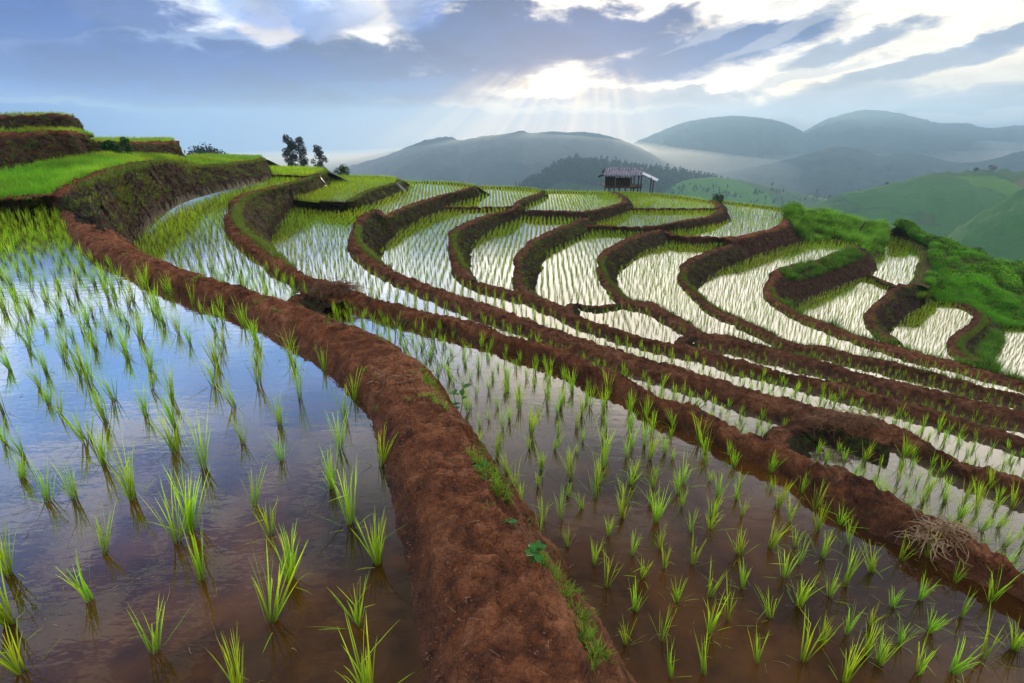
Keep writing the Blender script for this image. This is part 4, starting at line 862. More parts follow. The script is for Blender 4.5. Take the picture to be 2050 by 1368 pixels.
mb = MB(); g = np.random.default_rng(78)
for q_ in (PONDS[0], PONDS[1]):
    p_ = grid_in(q_["poly"], q_["z"], .16, .16, .3, .5, 5 + len(q_["poly"])); p_ = free(p_, q_["z"]); p_ = p_[np.linalg.norm(p_, axis=1) < 8]; p_ = p_[fbm(p_ * 1.3, 99) > .12][:420]
    for p in p_:
        a = g.uniform(0, 6.28); l = g.uniform(.015, .08); p = Vector(p) + Vector((0, 0, .0015)); mb.tube(p, p + Vector((math.cos(a) * l, math.sin(a) * l, 0)), .0011, .0006, n=4, bend=l * .08, segs=2)
o = mb.build("floating_straw", M_STRAW); tag(o, "bits of dead straw floating on the near paddies", None, None, "stuff")

# water chutes running down the faces
M_CH, t, b = newmat("running_water"); gg_ = geo(t); n = noise(t, vmul(t, gg_, (1, 1, .3)), 14, 3, .6); b.inputs["Base Color"].default_value = (.36, .35, .36, 1); b.inputs["Roughness"].default_value = .25; bump(t, b, n, .8, .03)
def chute(label, pts, w):
    Q = catmull(np.array([PY(*p) for p in pts]), 6); V = []; Fq = []
    for k, p in enumerate(Q):
        ww = w * (1 + .35 * math.sin(k * 1.7)) * .5
        for a, zz in ((-1, -.06), (-.5, .02), (0, .05), (.5, .02), (1, -.06)): V.append(p + np.array([a * ww, -abs(zz) * .5, zz]))
    o = ob("water_chute", mesh_np("water_chute", V, grid_faces(len(Q), 5), M_CH)); tag(o, label, None, kind="structure")
def cy(nm, u):  # distance of a bank's crest and toe near a picture column
    D = BANKS[nm]["D"]; uu, vv, zc = project(D[:, :3]); i = np.argmin(abs(uu - u)); return i
def chute_on(label, nm, idx, w, a0=.0, a1=1.0):
    b_ = BANKS[nm]; j = int(idx * K0); D = b_["D"]; C_, T_ = D[j, :3], D[j, 6:9]; tgt = D[min(j + 3, len(D) - 1), 6:9] * .5 + T_ * .5
    Q = np.array([C_ * (1 - a ** .85) + T_ * a ** .85 for a in np.linspace(a0, a1, 7)]); Q[:, 2] = C_[2] + (T_[2] - C_[2]) * np.linspace(a0, a1, 7) ** 1.1
    Q[:, 1] -= .16; Q[:, 2] += .06; V = []
    for k, p in enumerate(Q):
        ww = w * (1 + .4 * math.sin(k * 2.1)) * .5
        for a, zz in ((-1, -.06), (-.5, .02), (0, .05), (.5, .02), (1, -.06)): V.append(p + np.array([a * ww, -abs(zz), zz]))
    o = ob("water_chute", mesh_np("water_chute", V, grid_faces(7, 5), M_CH)); tag(o, label, None, kind="structure")
chute_on("small white water chute at the tip of the first curved bank", "b1", 1.0, .13)
chute_on("small white water chute at the end of the short upper bank", "bbp", 6.6, .12)

# wooden stake on the mound
M_DARKW = strawmat("dark_weathered_wood", (.018, .014, .011), (.06, .045, .035))
mb = MB(); a = PY(1721, 462, 33.4); b2_ = PY(1733, 445, 33.2); mb.tube(a - np.array([.4, 0, .5]), b2_, .075, .06, n=8, segs=3, bend=.02); o = mb.build("wooden_stake", M_DARKW, smooth=True); tag(o, "short dark wooden stake leaning out of the grassy mound", "stake")

# ------------------------------------------------------------------ trees
M_BARK = strawmat("bark", (.03, .022, .015), (.08, .06, .04))
def tree(name, label, base, h, cw, ch0, nleaf, leaf, seed, col=(.02, .045, .012), group=None, lobes=9, cat="tree", skew=0, lr=(.20, .33)):
    g = np.random.default_rng(seed); root = ob(name, None, loc=tuple(base)); tag(root, label, cat, group)
    mb = MB(); mb.tube((0, 0, -h * .05), (skew * h * .3, 0, h * .8), h * .028, h * .008, n=7, bend=h * .03, segs=5); cs = []
    for k in range(lobes):
        t = (k + .5) / lobes; zz = h * (ch0 + (1 - ch0) * t) * .95; rr = cw * .5 * (math.sin(math.pi * (.12 + .8 * t)) ** .7) * g.uniform(.35, .75); a = g.uniform(0, 6.28)
        c = np.array([rr * math.cos(a), rr * math.sin(a), zz]); cs.append((c, cw * g.uniform(*lr))); mb.tube((skew * zz * .3, 0, zz * .75), c, h * .010, h * .004, n=5, bend=h * .02, segs=2)
    mb.build("trunk", M_BARK, root, smooth=True)
    V, Fq, C = [], [], []
    per = nleaf // lobes
    for c, r_ in cs:
        d = g.normal(0, 1, (per, 3)); d /= np.linalg.norm(d, axis=1)[:, None]; rad = r_ * g.uniform(.35, 1.08, per)[:, None] ** .6; p = c + d * rad * np.array([1, 1, .85]); tone = g.uniform(.7, 1.35)
        a = g.normal(0, 1, (per, 3)); a /= np.linalg.norm(a, axis=1)[:, None]; b = np.cross(a, g.normal(0, 1, (per, 3))); b /= np.linalg.norm(b, axis=1)[:, None]; s_ = leaf * g.uniform(.6, 1.4, per)[:, None]
        q = np.stack([p - a * s_, p - b * s_ * .6, p + a * s_, p + b * s_ * .6], 1); n0 = sum(len(x) for x in V); V.append(q.reshape(-1, 3)); Fq.append(np.arange(per * 4).reshape(-1, 4) + n0); C.append(np.repeat(np.array(col)[None] * tone * g.uniform(.6, 1.5, (per, 1)), 4, 0))
    ob("crown", mesh_np("crown", np.vstack(V), np.vstack(Fq), M_TREE, cols=np.vstack(C), smooth=False), root); return root
dk = (.006, .014, .008); TG = "dark trees behind the upper terraces"
tree("broadleaf_tree", "tall narrow dark tree, left of the pair on the skyline", PY(584, 346, 90), 5.7, 2.1, .06, 3000, .10, 1, dk, TG, 26, lr=(.16, .24))
tree("broadleaf_tree", "taller rounder dark tree, right of the pair on the skyline", PY(604, 346, 91), 5.4, 3.1, .05, 3600, .10, 2, dk, TG, 30, lr=(.15, .22))
tree("broadleaf_tree", "smaller lone dark tree right of the skyline pair", PY(643, 348, 88), 4.2, 2.6, .05, 2200, .10, 3, dk, TG, 20, lr=(.15, .22))
tree("domed_tree", "dark domed tree crown showing above the green terrace on the left", PY(422, 356, 120), 4.9, 9.0, .3, 9000, .2, 4, (.012, .026, .012), None, 40)
tree("green_shrub", "round green shrub on the rim right of the lone dark tree", PY(684, 356, 44), .85, 1.25, .15, 1300, .05, 5, (.03, .075, .012), None, 11, "shrub")
tree("green_shrub", "small dark shrub on the rim right of the hut", PY(1437, 405, 42), .55, .85, .1, 700, .045, 6, (.02, .05, .012), None, 8, "shrub")
tree("green_shrub", "dark leafy shrub growing from the high red bank", PY(228, 313, 18.2), .42, .62, .0, 1400, .035, 7, (.02, .07, .015), None, 12, "shrub")
tree("green_shrub", "taller leafy shrub rising above the small green terrace", PY(258, 316, 18.6), .62, .34, .1, 700, .035, 8, (.03, .10, .02), None, 10, "shrub")

# ------------------------------------------------------------------ hut
HY = 46.0
def h3(u, v, y=HY): return PY(u, v, y)
hut = ob("field_hut", None, loc=tuple(PY(1249, 412, HY)))
HUP = .12; tag(hut, "small dark wooden stilt hut with corrugated roof on the terrace rim", "hut")
HO = np.array(hut.location); hut.location.z += HUP
M_ROOF, t, b = newmat("corrugated_roof"); gg_ = geo(t); n = noise(t, gg_, 3, 5, .6); c = mixc(t, n.ss(.35, .7), (.16, .16, .23), (.40, .40, .48)); t.links.new(c.o, b.inputs["Base Color"]); b.inputs["Roughness"].default_value = .5; b.inputs["Metallic"].default_value = .3
M_TIN, t, b = newmat("pale_tin_sheet"); gg_ = geo(t); n = noise(t, gg_, 4, 4, .6); c = mixc(t, n.ss(.3, .7), (.45, .5, .62), (.7, .74, .82)); t.links.new(c.o, b.inputs["Base Color"]); b.inputs["Roughness"].default_value = .45
M_WALL = strawmat("dark_bamboo_wall", (.012, .010, .010), (.042, .034, .030)); M_BROWN = strawmat("brown_timber", (.02, .013, .010), (.06, .035, .024)); M_CLOTH = strawmat("faded_sack", (.25, .2, .17), (.5, .45, .4))
def corr(name, a, b, c, d, waves, amp, mat, parent):
    """corrugated sheet: a-b top edge, d-c bottom edge"""
    a, b, c, d = (np.array(x) - HO for x in (a, b, c, d)); n = waves * 8 + 1; V = []
    nrm = np.cross(b - a, d - a); nrm /= np.linalg.norm(nrm); nrm = nrm * (-1 if nrm[2] < 0 else 1)
    for off in (0, -.03):
        for s_ in np.linspace(0, 1, n):
            o_ = nrm * (amp * math.cos(2 * math.pi * waves * s_) + off)
            for r_ in (0, .5, 1): V.append((a * (1 - s_) + b * s_) * (1 - r_) + (d * (1 - s_) + c * s_) * r_ + o_ - np.array([0, 0, .04 * math.sin(math.pi * s_) * r_]))
    f1 = grid_faces(n, 3); f2 = grid_faces(n, 3)[:, ::-1] + n * 3; ed = []
    for i in range(n - 1):
        ed.append((i * 3, (i + 1) * 3, (i + 1) * 3 + n * 3, i * 3 + n * 3)); ed.append((i * 3 + 2, i * 3 + 2 + n * 3, (i + 1) * 3 + 2 + n * 3, (i + 1) * 3 + 2))
    return ob(name, mesh_np(name, V, np.vstack([f1, f2, np.array(ed)]), mat), parent)
roof = corr("roof", h3(1214, 339.5, 47.0), h3(1288, 339.5, 47.0), h3(1284.5, 355, 45.2), h3(1208.5, 354.5, 45.2), 14, .075, M_ROOF, hut)
zb = h3(1284, 354.8, 45.2)[2]
a_ = h3(1214, 339.5, 47.0); b__ = h3(1288, 339.5, 47.0); corr("roof", (a_[0], 47.03, a_[2]), (b__[0], 47.03, b__[2]), (b__[0] + .1, 48.9, zb), (a_[0] - .1, 48.9, zb), 15, .045, M_ROOF, hut)
aw = corr("awning", h3(1287, 348, 48.2), h3(1286.6, 353.5, 45.3), h3(1313.5, 366.5, 45.3), h3(1318.5, 362.5, 48.2), 7, .03, M_TIN, hut)
corr("awning", h3(1210, 352, 45.5), h3(1212, 351, 48.4), h3(1199, 356, 48.4), h3(1197.5, 356.5, 45.5), 5, .03, M_WALL, hut)
mb = MB()
def hb(mb, u0, v0, u1, v1, y, th): p, q = h3(u0, v0, y) - HO, h3(u1, v1, y) - HO; mb.box((p + q) / 2, (abs(q[0] - p[0]), th, abs(q[2] - p[2])))
GZ = HO[2] - .9
for nm, u0, v0, u1, v1 in (("wall_panel", 1212, 357.5, 1229.6, 378.5), ("wall_panel", 1232.5, 359, 1261, 378.5)):
    mb = MB(); hb(mb, u0, v0, u1, v1, 45.55, .05)
    n = int((u1 - u0) / 1.6)
    for k in range(n): hb(mb, u0 + (u1 - u0) * (k + .15) / n, v0 + .3, u0 + (u1 - u0) * (k + .8) / n, v1 - .2 + (k % 3) * .2, 45.51, .03)
    mb.build(nm, M_WALL, hut)
mb = MB(); hb(mb, 1211, 376.8, 1285, 379.8, 45.42, .12); hb(mb, 1211, 376.8, 1285, 379.8, 48.5, .12); p, q = h3(1212, 378, 45.4) - HO, h3(1284, 378, 45.4) - HO
mb.box(((p[0] + q[0]) / 2, 47 - HY, p[2]), (q[0] - p[0], 3.1, .06)); mb.build("floor", M_BROWN, hut)
mb = MB(); hb(mb, 1261, 371.5, 1285, 372.6, 45.45, .05); hb(mb, 1261, 374, 1286, 375, 45.45, .05); mb.build("railing", M_BROWN, hut)
for yy in (45.5, 48.3):
    mb = MB(); hb(mb, 1211, 355.2, 1286, 356.6, yy, .07); mb.build("roof_beam", M_WALL, hut)
for u, w in ((1219.5, 2.6), (1227, 2.8), (1249.5, 3.6), (1274, 3), (1279.5, 2.6)):
    for y in (45.6, 48.2):
        mb = MB(); p = h3(u, 355, y) - HO; x = (h3(u, 380, HY) - HO)[0]; mb.tube((x, y - HY, GZ - HO[2] - .4), (x + .02, y - HY, p[2]), w * .021, w * .018, n=7); mb.build("post", M_WALL, hut, smooth=True)
for u, y in ((1302.5, 45.6), (1307.5, 47.9)):
    mb = MB(); p = h3(u + 1.5, 358.5, y) - HO; mb.tube((p[0] - .1, y - HY, GZ - HO[2] - .4), p, .055, .045, n=7); mb.build("post", M_WALL, hut, smooth=True)
for u, v, r_ in ((1266, 376, .09), (1271, 374.5, .13)):
    mb = MB(); p = h3(u, v, 46.2); d = np.random.default_rng(int(u)); V = []; Fs = []
    for i in range(7):
        for j in range(10):
            th = math.pi * i / 6; ph = 2 * math.pi * j / 10; rr = r_ * (1 + .15 * math.sin(3 * ph + i)); V.append(p + np.array([rr * math.sin(th) * math.cos(ph), rr * math.sin(th) * math.sin(ph), rr * 1.1 * math.cos(th)]))
    for i in range(6):
        for j in range(10): Fs.append((i * 10 + j, (i + 1) * 10 + j, (i + 1) * 10 + (j + 1) % 10, i * 10 + (j + 1) % 10))
    mb.add(V, Fs); o = mb.build("sack", M_CLOTH, smooth=True); tag(o, "pale sack lying on the open hut floor" if u > 1268 else "small faded bundle on the hut floor beside the wall", "sack")

# ------------------------------------------------------------------ far hills
def hillmat(name, a, b, c, sc_, field=0, dark=(.01, .03, .012)):
    m, t, bs = newmat(name); g = geo(t); n = noise(t, g, sc_, 6, .62, .3); n2 = noise(t, g, sc_ * 9, 4, .6)
    col = (n * .65 + n2 * .35).ramp([(.34, a), (.5, b), (.64, c)])
    if field:
        vo = t.nodes.new("ShaderNodeTexVoronoi"); vo.inputs["Scale"].default_value = field; w_ = noise(t, g, field * .8, 3, .5, out=1)
        vm = t.nodes.new("ShaderNodeVectorMath"); vm.operation = 'MULTIPLY_ADD'; t.links.new(w_.o, vm.inputs[0]); vm.inputs[1].default_value = (60, 60, 60); t.links.new(g.o, vm.inputs[2])
        v2 = vmul(t, X(t, vm.outputs[0]), (1, .55, 1.6)); t.links.new(v2.o, vo.inputs["Vector"])
        s_ = t.nodes.new("ShaderNodeSeparateColor"); t.links.new(vo.outputs["Color"], s_.inputs[0]); rr = X(t, s_.outputs[0])
        fcol = rr.ramp([(0, (.014, .075, .024)), (.28, (.035, .13, .022)), (.5, (.065, .19, .022)), (.68, (.05, .09, .035)), (.8, (.085, .21, .022)), (.92, (.13, .10, .05))], 'CONSTANT')
        col = mixc(t, .72, col, fcol)
        ve = t.nodes.new("ShaderNodeTexVoronoi"); ve.feature = 'DISTANCE_TO_EDGE'; ve.inputs["Scale"].default_value = field; t.links.new(v2.o, ve.inputs["Vector"])
        ed = X(t, ve.outputs["Distance"]).ss(.0, .035); col = mixc(t, (1 - ed) * .25, col, dark)
    t.links.new(col.o, bs.inputs["Base Color"]); bs.inputs["Roughness"].default_value = .9; bs.inputs["Specular IOR Level"].default_value = .1
    bump(t, bs, n2 + n, .8, 2.0); return m
M_FOR = hillmat("forest_slope", (.006, .022, .010), (.014, .042, .014), (.03, .075, .018), .012)
M_FLD = hillmat("green_fields", (.02, .07, .02), (.04, .13, .02), (.07, .19, .022), .015, field=.013)
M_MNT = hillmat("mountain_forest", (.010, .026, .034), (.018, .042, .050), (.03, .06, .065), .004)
def hill(name, label, ridge, y0, base, mat, foot=.45, amp=1.0, n=150, m=36, prof=1.25, crest=1.0):
    Rg = catmull(np.array([(p[0], p[1], p[2] if len(p) > 2 else y0) for p in ridge]), 10)
    us = np.linspace(Rg[0, 0], Rg[-1, 0], n); o_ = np.argsort(Rg[:, 0]); vs = np.interp(us, Rg[o_, 0], Rg[o_, 1]); ys = np.interp(us, Rg[o_, 0], Rg[o_, 2])
    Q = np.array([PY(u, v, y) for u, v, y in zip(us, vs, ys)]); dr = Q[:, :2] / Q[:, 1:2]; rows = []
    for a in np.linspace(0, 1, m):
        yy = Q[:, 1] * (foot + (1 - foot) * a); z = base + (Q[:, 2] - base) * (1 - (1 - a) ** prof); rows.append(np.stack([dr[:, 0] * yy, yy, z], 1))
    for a in (.04, .09, .15, .2):
        yy = Q[:, 1] * (1 + a); z = Q[:, 2] + (base - Q[:, 2]) * min(1, a * 5); rows.append(np.stack([dr[:, 0] * yy, yy, z], 1))
    V = np.stack(rows, 1); H = max(5, (Q[:, 2].max() - base)); w_ = np.concatenate([np.sin(np.linspace(0, 1, m) * math.pi) ** .6, [.3] * 4])[None]
    k = 3.2 / H; rg = 1 - np.abs(fbm(V * k * 1.6 * np.array([1, .5, .3]), 27, 5)) * 1.6
    V[..., 2] += fbm(V * k * np.array([1, .6, .3]), 7, 5) * H * .05 * amp * w_ + rg * H * .05 * amp * w_ + fbm(V * k * 6, 9, 4) * H * .012 * crest
    o = ob(name, mesh_np(name, V.reshape(-1, 3), grid_faces(n, V.shape[1])[:, ::-1], mat)); tag(o, label, None, kind="structure"); return V, m
BASE = -135
hill("mountain", "broad hazy mountain in the middle under the sun rays", [(560, 372), (640, 350), (700, 333), (760, 316), (800, 301), (840, 285), (870, 277), (900, 274), (925, 281), (945, 277), (975, 271), (1010, 269), (1042, 262), (1065, 267), (1100, 264), (1150, 265), (1180, 265), (1220, 273), (1260, 286), (1290, 300), (1320, 319), (1345, 336), (1400, 360), (1460, 385)], 1500, BASE, M_MNT)
hill("mountain", "faint blue mountain behind the hut", [(1180, 330), (1250, 295), (1350, 252), (1400, 240), (1450, 233), (1510, 235), (1580, 250), (1650, 290), (1720, 330)], 2450, BASE, M_MNT)
hill("mountain", "highest faint blue peak on the right horizon", [(1480, 330), (1560, 292), (1640, 246), (1690, 229), (1735, 220), (1790, 226), (1830, 235), (1880, 247), (1930, 247), (1980, 257), (2050, 252), (2250, 262)], 2750, BASE, M_MNT)
hill("mountain", "pale blue ridge below the highest peak", [(1540, 330), (1620, 298), (1700, 285), (1800, 273), (1880, 272), (1950, 280), (2010, 293), (2080, 308), (2200, 320)], 2000, BASE, M_MNT)
hill("mountain", "blue grey hill between the hut and the right green hill", [(1300, 385), (1400, 356), (1500, 336), (1580, 319), (1640, 301), (1690, 294), (1730, 302), (1765, 313), (1800, 307), (1850, 311), (1920, 326), (2000, 316), (2060, 301), (2250, 290)], 1250, BASE, M_MNT)
VF_, mF = hill("forest_hill", "dark wooded hill directly behind the hut", [(940, 440), (1000, 402), (1040, 375), (1080, 353), (1110, 336), (1130, 329), (1160, 327), (1200, 329), (1240, 333), (1290, 339), (1320, 344), (1360, 348), (1400, 354), (1440, 366), (1500, 392), (1560, 420)], 850, BASE, M_FOR, n=120)
VG_, mG = hill("field_hill", "low green hill with fields right of the hut", [(1300, 400), (1360, 366), (1400, 357), (1440, 356), (1480, 362), (1520, 370), (1560, 379), (1600, 387), (1640, 395), (1700, 408), (1780, 440)], 700, BASE, M_FLD, n=100)
VR_, mR = hill("field_hill", "large green hill with patchwork fields at the upper right", [(1480, 470), (1560, 432), (1620, 411), (1680, 391), (1740, 376), (1800, 363), (1850, 352), (1900, 345), (1960, 341), (2050, 343), (2150, 350), (2300, 360)], 450, -130, M_FLD, n=160, foot=.3, prof=1.15)
VS_, mS = hill("field_hill", "nearer green hillside with fields at the right edge", [(1840, 560), (1880, 500), (1905, 465), (1940, 440), (1980, 418), (2050, 378), (2150, 330), (2300, 290)], 290, -110, M_FLD, n=90, foot=.45, prof=1.1)
# valley ground to the horizon
gx = np.linspace(-2080, 3480, 60); gy = np.concatenate([[-60, 45, 60, 90], np.linspace(120, 3480, 60)]); GX, GY = np.meshgrid(gx, gy, indexing='ij')
GZ_ = np.where(GY < 50, -12, np.where(GY < 65, -22, np.where(GY < 100, -45, BASE + 20.0))) + fbm(np.stack([GX, GY, GX * 0], -1) * .004, 15) * 6 * (GY > 100)
GZ_ = np.minimum(GZ_, np.where((GY > 100), BASE + 25, GZ_))
o = ob("ground", mesh_np("ground", np.stack([GX, GY, GZ_], -1).reshape(-1, 3), grid_faces(60, len(gy))[:, ::-1], M_FOR)); tag(o, "green valley floor far below the terraces", None, kind="structure")

# forest on the wooded hill
FT = []
for i in range(5):
    g = np.random.default_rng(700 + i); V = []; Fq = []; C = []; h = 1.0
    for k in range(34):
        t = g.random() ** .8; r_ = .28 * (1 - t * .75) * g.uniform(.3, 1); a = g.uniform(0, 6.28); c = np.array([r_ * math.cos(a), r_ * math.sin(a), .15 + t * .85]); a_ = g.normal(0, 1, 3); a_ /= np.linalg.norm(a_); b_2 = np.cross(a_, g.normal(0, 1, 3)); b_2 /= np.linalg.norm(b_2); s_ = .10; n0 = len(V); V += [c - a_ * s_, c - b_2 * s_, c + a_ * s_, c + b_2 * s_]; Fq.append((n0, n0 + 1, n0 + 2, n0 + 3)); C += [np.array([.014, .038, .014]) * g.uniform(.6, 1.5)] * 4
    FT.append((np.array(V), np.array(Fq), np.array(C)))
gp = on_slope(VF_[:, :mF], 3000, 31, (0.05, .95), (.72, 1)); rd = VF_[:, mF - 1]; s_ = rng.uniform(8, 105, 170); i = s_.astype(int); gp = np.vstack([gp, rd[i] * (1 - (s_ - i)[:, None]) + rd[i + 1] * (s_ - i)[:, None]])
gp[:, 2] -= .5; o = scatter(FT, gp, rng.uniform(4.0, 9.5, len(gp)) * np.where(rng.random(len(gp)) < .05, 1.5, 1), "forest", M_TREE, seed=33); tag(o, "dense forest covering the hill behind the hut", None, None, "stuff")
gp = on_slope(VG_[:, :mG], 420, 34, (0.05, .9), (.7, 1)); n_ = fbm(gp * .03, 35); gp = gp[n_ > .1]; o = scatter(FT, gp, rng.uniform(2.5, 6, len(gp)), "woodland", M_TREE, seed=34); tag(o, "scattered woods on the low green hill", None, None, "stuff")
TG2 = "lone trees on the distant green hills"
for k, (u, v, y, hh, w_, lb) in enumerate([(1985, 342, 298, 3.0, 3.9, "widest round tree on the crest of the right green hill"), (1953, 344, 298, 2.4, 2.9, "smaller round tree left of the widest tree on the right crest"), (1877, 351, 299, 1.3, 1.7, "tiny tree on the middle of the right hill crest"), (1897, 349, 299, 1.2, 1.2, "tiny narrow tree just right of the middle of the right crest"),
        (1773, 374, 300, 2.8, 2.1, "lone dark tree on the left shoulder of the right green hill"), (1720, 384, 300, 1.1, 1.5, "low bush on the left shoulder of the right green hill"), (1690, 391, 300, 1.1, 1.3, "lowest small bush on the left shoulder of the right green hill"),
        (1634, 392, 366, 5.2, 2.0, "tall slim tree at the foot of the low green hill"), (1660, 400, 366, 3.4, 2.8, "rounded tree right of the tall slim tree"), (1650, 404, 366, 2.4, 2.0, "small round tree just below the tall slim tree"), (1553, 391, 350, 3.0, 1.6, "small upright tree in the middle of the low green hill"), (1546, 372, 366, 2.2, 1.3, "small tree on the crest of the low green hill")]):
    kf = 1.5 if y < 320 else 1.9; tree("hill_tree", lb, PY(u, v + 1, y * kf) - np.array([0, 0, .3]), hh * kf, w_ * kf, .25, 420, .22 * kf, 800 + k, (.010, .026, .014), TG2, 8)

# ------------------------------------------------------------------ sun, sky, haze
SAZ, SEL = ae(1150, 224)
sdir = Vector((math.sin(R(SAZ)) * math.cos(R(SEL)), math.cos(R(SAZ)) * math.cos(R(SEL)), math.sin(R(SEL))))
L = bpy.data.lights.new("Sun", 'SUN'); L.energy = 5.0; L.angle = R(1.5); L.color = (1, .84, .60); lo = bpy.data.objects.new("Sun", L); COL.objects.link(lo); lo.rotation_euler = sdir.to_track_quat('Z', 'Y').to_euler()

w = bpy.data.worlds.new("World"); sc.world = w; w.use_nodes = True; t = w.node_tree; t.nodes.clear()
out = t.nodes.new("ShaderNodeOutputWorld"); bg = t.nodes.new("ShaderNodeBackground"); t.links.new(bg.outputs[0], out.inputs[0])
tc = t.nodes.new("ShaderNodeTexCoord"); D = X(t, tc.outputs["Generated"]); sp = t.nodes.new("ShaderNodeSeparateXYZ"); t.links.new(D.o, sp.inputs[0]); dx, dy, dz = (X(t, sp.outputs[i]) for i in range(3))
az = dx.fn('ARCTAN2', dy) * 57.2958; el = dz.mx(-1).mn(1).fn('ARCSINE') * 57.2958
# streaky cloud noise (directions stretched along the horizon, wisps rising to the right)
dt = comb(t, az * 0.055, el * 0.19 - az * 0.025, dz * 0.0)
n1 = noise(t, dt, 1.0, 7, .58, .5); n2 = noise(t, dt, 2.7, 6, .6, .3); n3 = noise(t, comb(t, az * .03, el * .10, 3.3), 1.3, 4, .55, .3)
n4 = noise(t, comb(t, az * .5, el * 1.3, 1.7), 1.0, 5, .6, .2)
n5 = noise(t, comb(t, az * .20, el * .38, 7.7), 1.0, 6, .55, .4)
wx = (n1 - .5) * 5.0 + (n5 - .5) * 5.0; wy = (n2 - .5) * 2.4 + (n5 - .5) * 3.0
def blob(u, v, ru, rv, tilt=0.0, hard=.35):
    a0, e0 = ae(u, v); ra = ru / F * 57.3; re = rv / F * 57.3; x = az - a0 + wx; y = el - e0 + wy
    c_, s_ = math.cos(R(tilt)), math.sin(R(tilt)); xr = x * c_ + y * s_; yr = y * c_ - x * s_
    d2 = (xr / ra) * (xr / ra) + (yr / re) * (yr / re); return 1 - (d2 + (n5 - .5) * 2.5 + (n4 - .5) * 1.1).ss(1 - hard, 1 + hard * 1.8)
# base: blue on the left, cream towards and beyond the sun
side = az.ss(-24, 4)
low = mixc(t, az.ss(-14, 10), (.12, .24, .50), (.36, .39, .50)); lowm = mixc(t, az.ss(-34, -10), (.03, .18, .64), low)
mid_ = mixc(t, side, (.07, .16, .46), (1.0, .88, .72))
c = mixc(t, el.ss(2.6, 7.2), lowm, mid_)
# higher sky: bright cream to the right, broken white and blue to the left
hi_ = mixc(t, az.ss(-22, 6), (.20, .44, .92), (1.18, 1.03, .80)); c = mixc(t, el.ss(8, 13), c, hi_)
brk = n3.ss(.42, .60); c = mixc(t, brk * el.ss(9, 14) * .8, c, mixc(t, az.ss(-25, 5), (1.1, 1.1, 1.1), (1.4, 1.26, 1.05)))
up = mixc(t, n3.ss(.38, .62), (.20, .21, .28), (.58, .54, .53)); up = mixc(t, (1 - az.ss(-38, -4)) * .8, up, mixc(t, n5.ss(.44, .60), (.07, .20, .66), (.62, .68, .84))); c = mixc(t, el.ss(20, 34), c, up)
# bright openings
for (u, v, a, b, k, col, tl) in ((1090, 162, 270, 24, 1.0, (1.6, 1.42, 1.08), -2), (1480, 172, 280, 26, .95, (1.25, 1.04, .76), 5), (330, 22, 115, 30, .9, (.95, .97, 1.0), 0), (545, 50, 50, 24, .6, (.95, .80, .66), 10), (790, 70, 90, 22, .75, (1.15, 1.05, .9), 5),
        (1300, 12, 420, 34, .8, (1.2, 1.08, .9), 0), (1800, 55, 330, 50, .5, (1.0, .92, .78), 8), (1990, 130, 90, 26, .7, (1.0, .86, .68), 12), (40, 82, 50, 14, .55, (.50, .68, .95), 0), (330, 217, 150, 5, .6, (.24, .38, .66), 0), (1900, 240, 170, 8, .6, (.98, .85, .72), 0), (655, 98, 28, 12, .6, (1.1, .9, .65), 0), (900, 205, 170, 12, .7, (.95, .80, .64), -4), (1250, 212, 200, 8, .6, (.95, .82, .66), 0)):
    c = mixc(t, blob(u, v, a, b, tl) * k, c, col)
# glow round the hidden sun
a0, e0 = ae(1140, 150); gl_ = ((az - a0) * (az - a0) * .12 + (el - e0) * (el - e0)) * -.09; gl_ = gl_.fn('EXPONENT') * 0.08; c = mixc(t, gl_, c, (1.8, 1.5, 1.1))
# dark slate clouds
for (u, v, a, b, k, col, tl) in ((955, 85, 130, 50, 1.0, (.06, .10, .22), 0), (1130, 72, 210, 38, 1.0, (.07, .11, .23), 3), (1240, 60, 60, 22, .9, (.09, .13, .25), 0), (1410, 106, 180, 26, 1.0, (.10, .15, .28), 9), (1580, 60, 110, 9, .6, (.35, .38, .48), 24), (1695, 96, 92, 17, .95, (.23, .28, .41), 14), (1885, 118, 150, 14, .9, (.23, .28, .41), 14), (2045, 70, 60, 12, .9, (.23, .28, .42), 8), (1310, 196, 150, 17, .85, (.25, .31, .46), 0), (1710, 205, 280, 13, .6, (.46, .48, .57), 2), (1620, 150, 120, 8, .6, (.45, .45, .52), 10),
        (110, 45, 190, 52, .95, (.04, .10, .29), -4), (250, 95, 200, 16, .6, (.30, .40, .64), 6), (60, 95, 90, 9, .6, (.40, .54, .82), 4), (180, 155, 130, 9, .6, (.22, .34, .62), 3), (30, 190, 110, 14, .7, (.26, .38, .66), 0), (800, 150, 80, 12, .6, (.35, .40, .55), 0), (470, 215, 120, 10, .5, (.20, .30, .55), 0), (560, 160, 370, 38, .95, (.028, .075, .23), 0), (700, 118, 160, 24, .95, (.035, .07, .19), 0), (300, 128, 270, 26, .8, (.03, .09, .30), 0), (560, 22, 90, 22, .6, (.20, .30, .52), 0), (830, 18, 50, 26, .75, (.17, .23, .42), 0), (120, 180, 200, 10, .6, (.07, .17, .48), 0), (1480, 44, 110, 7, .5, (.45, .46, .56), 20), (760, 175, 120, 12, .8, (.12, .18, .34), 4), (690, 30, 120, 20, .4, (.3, .33, .45), 0)):
    dk_ = 1.0 if col[0] > .22 else 0.0
    c = mixc(t, blob(u, v, a, b * (1 if dk_ else 1.12), tl, .45) * k, c, col if dk_ else (col[0] * .28, col[1] * .66, col[2] * 1.15))
fine = (n2 - .5) * .6 + (n5 - .5) * .7 + (n4 - .5) * .25 + 1.0; c = mixc(t, 1.0, c, comb(t, fine, fine, fine), 'MULTIPLY')
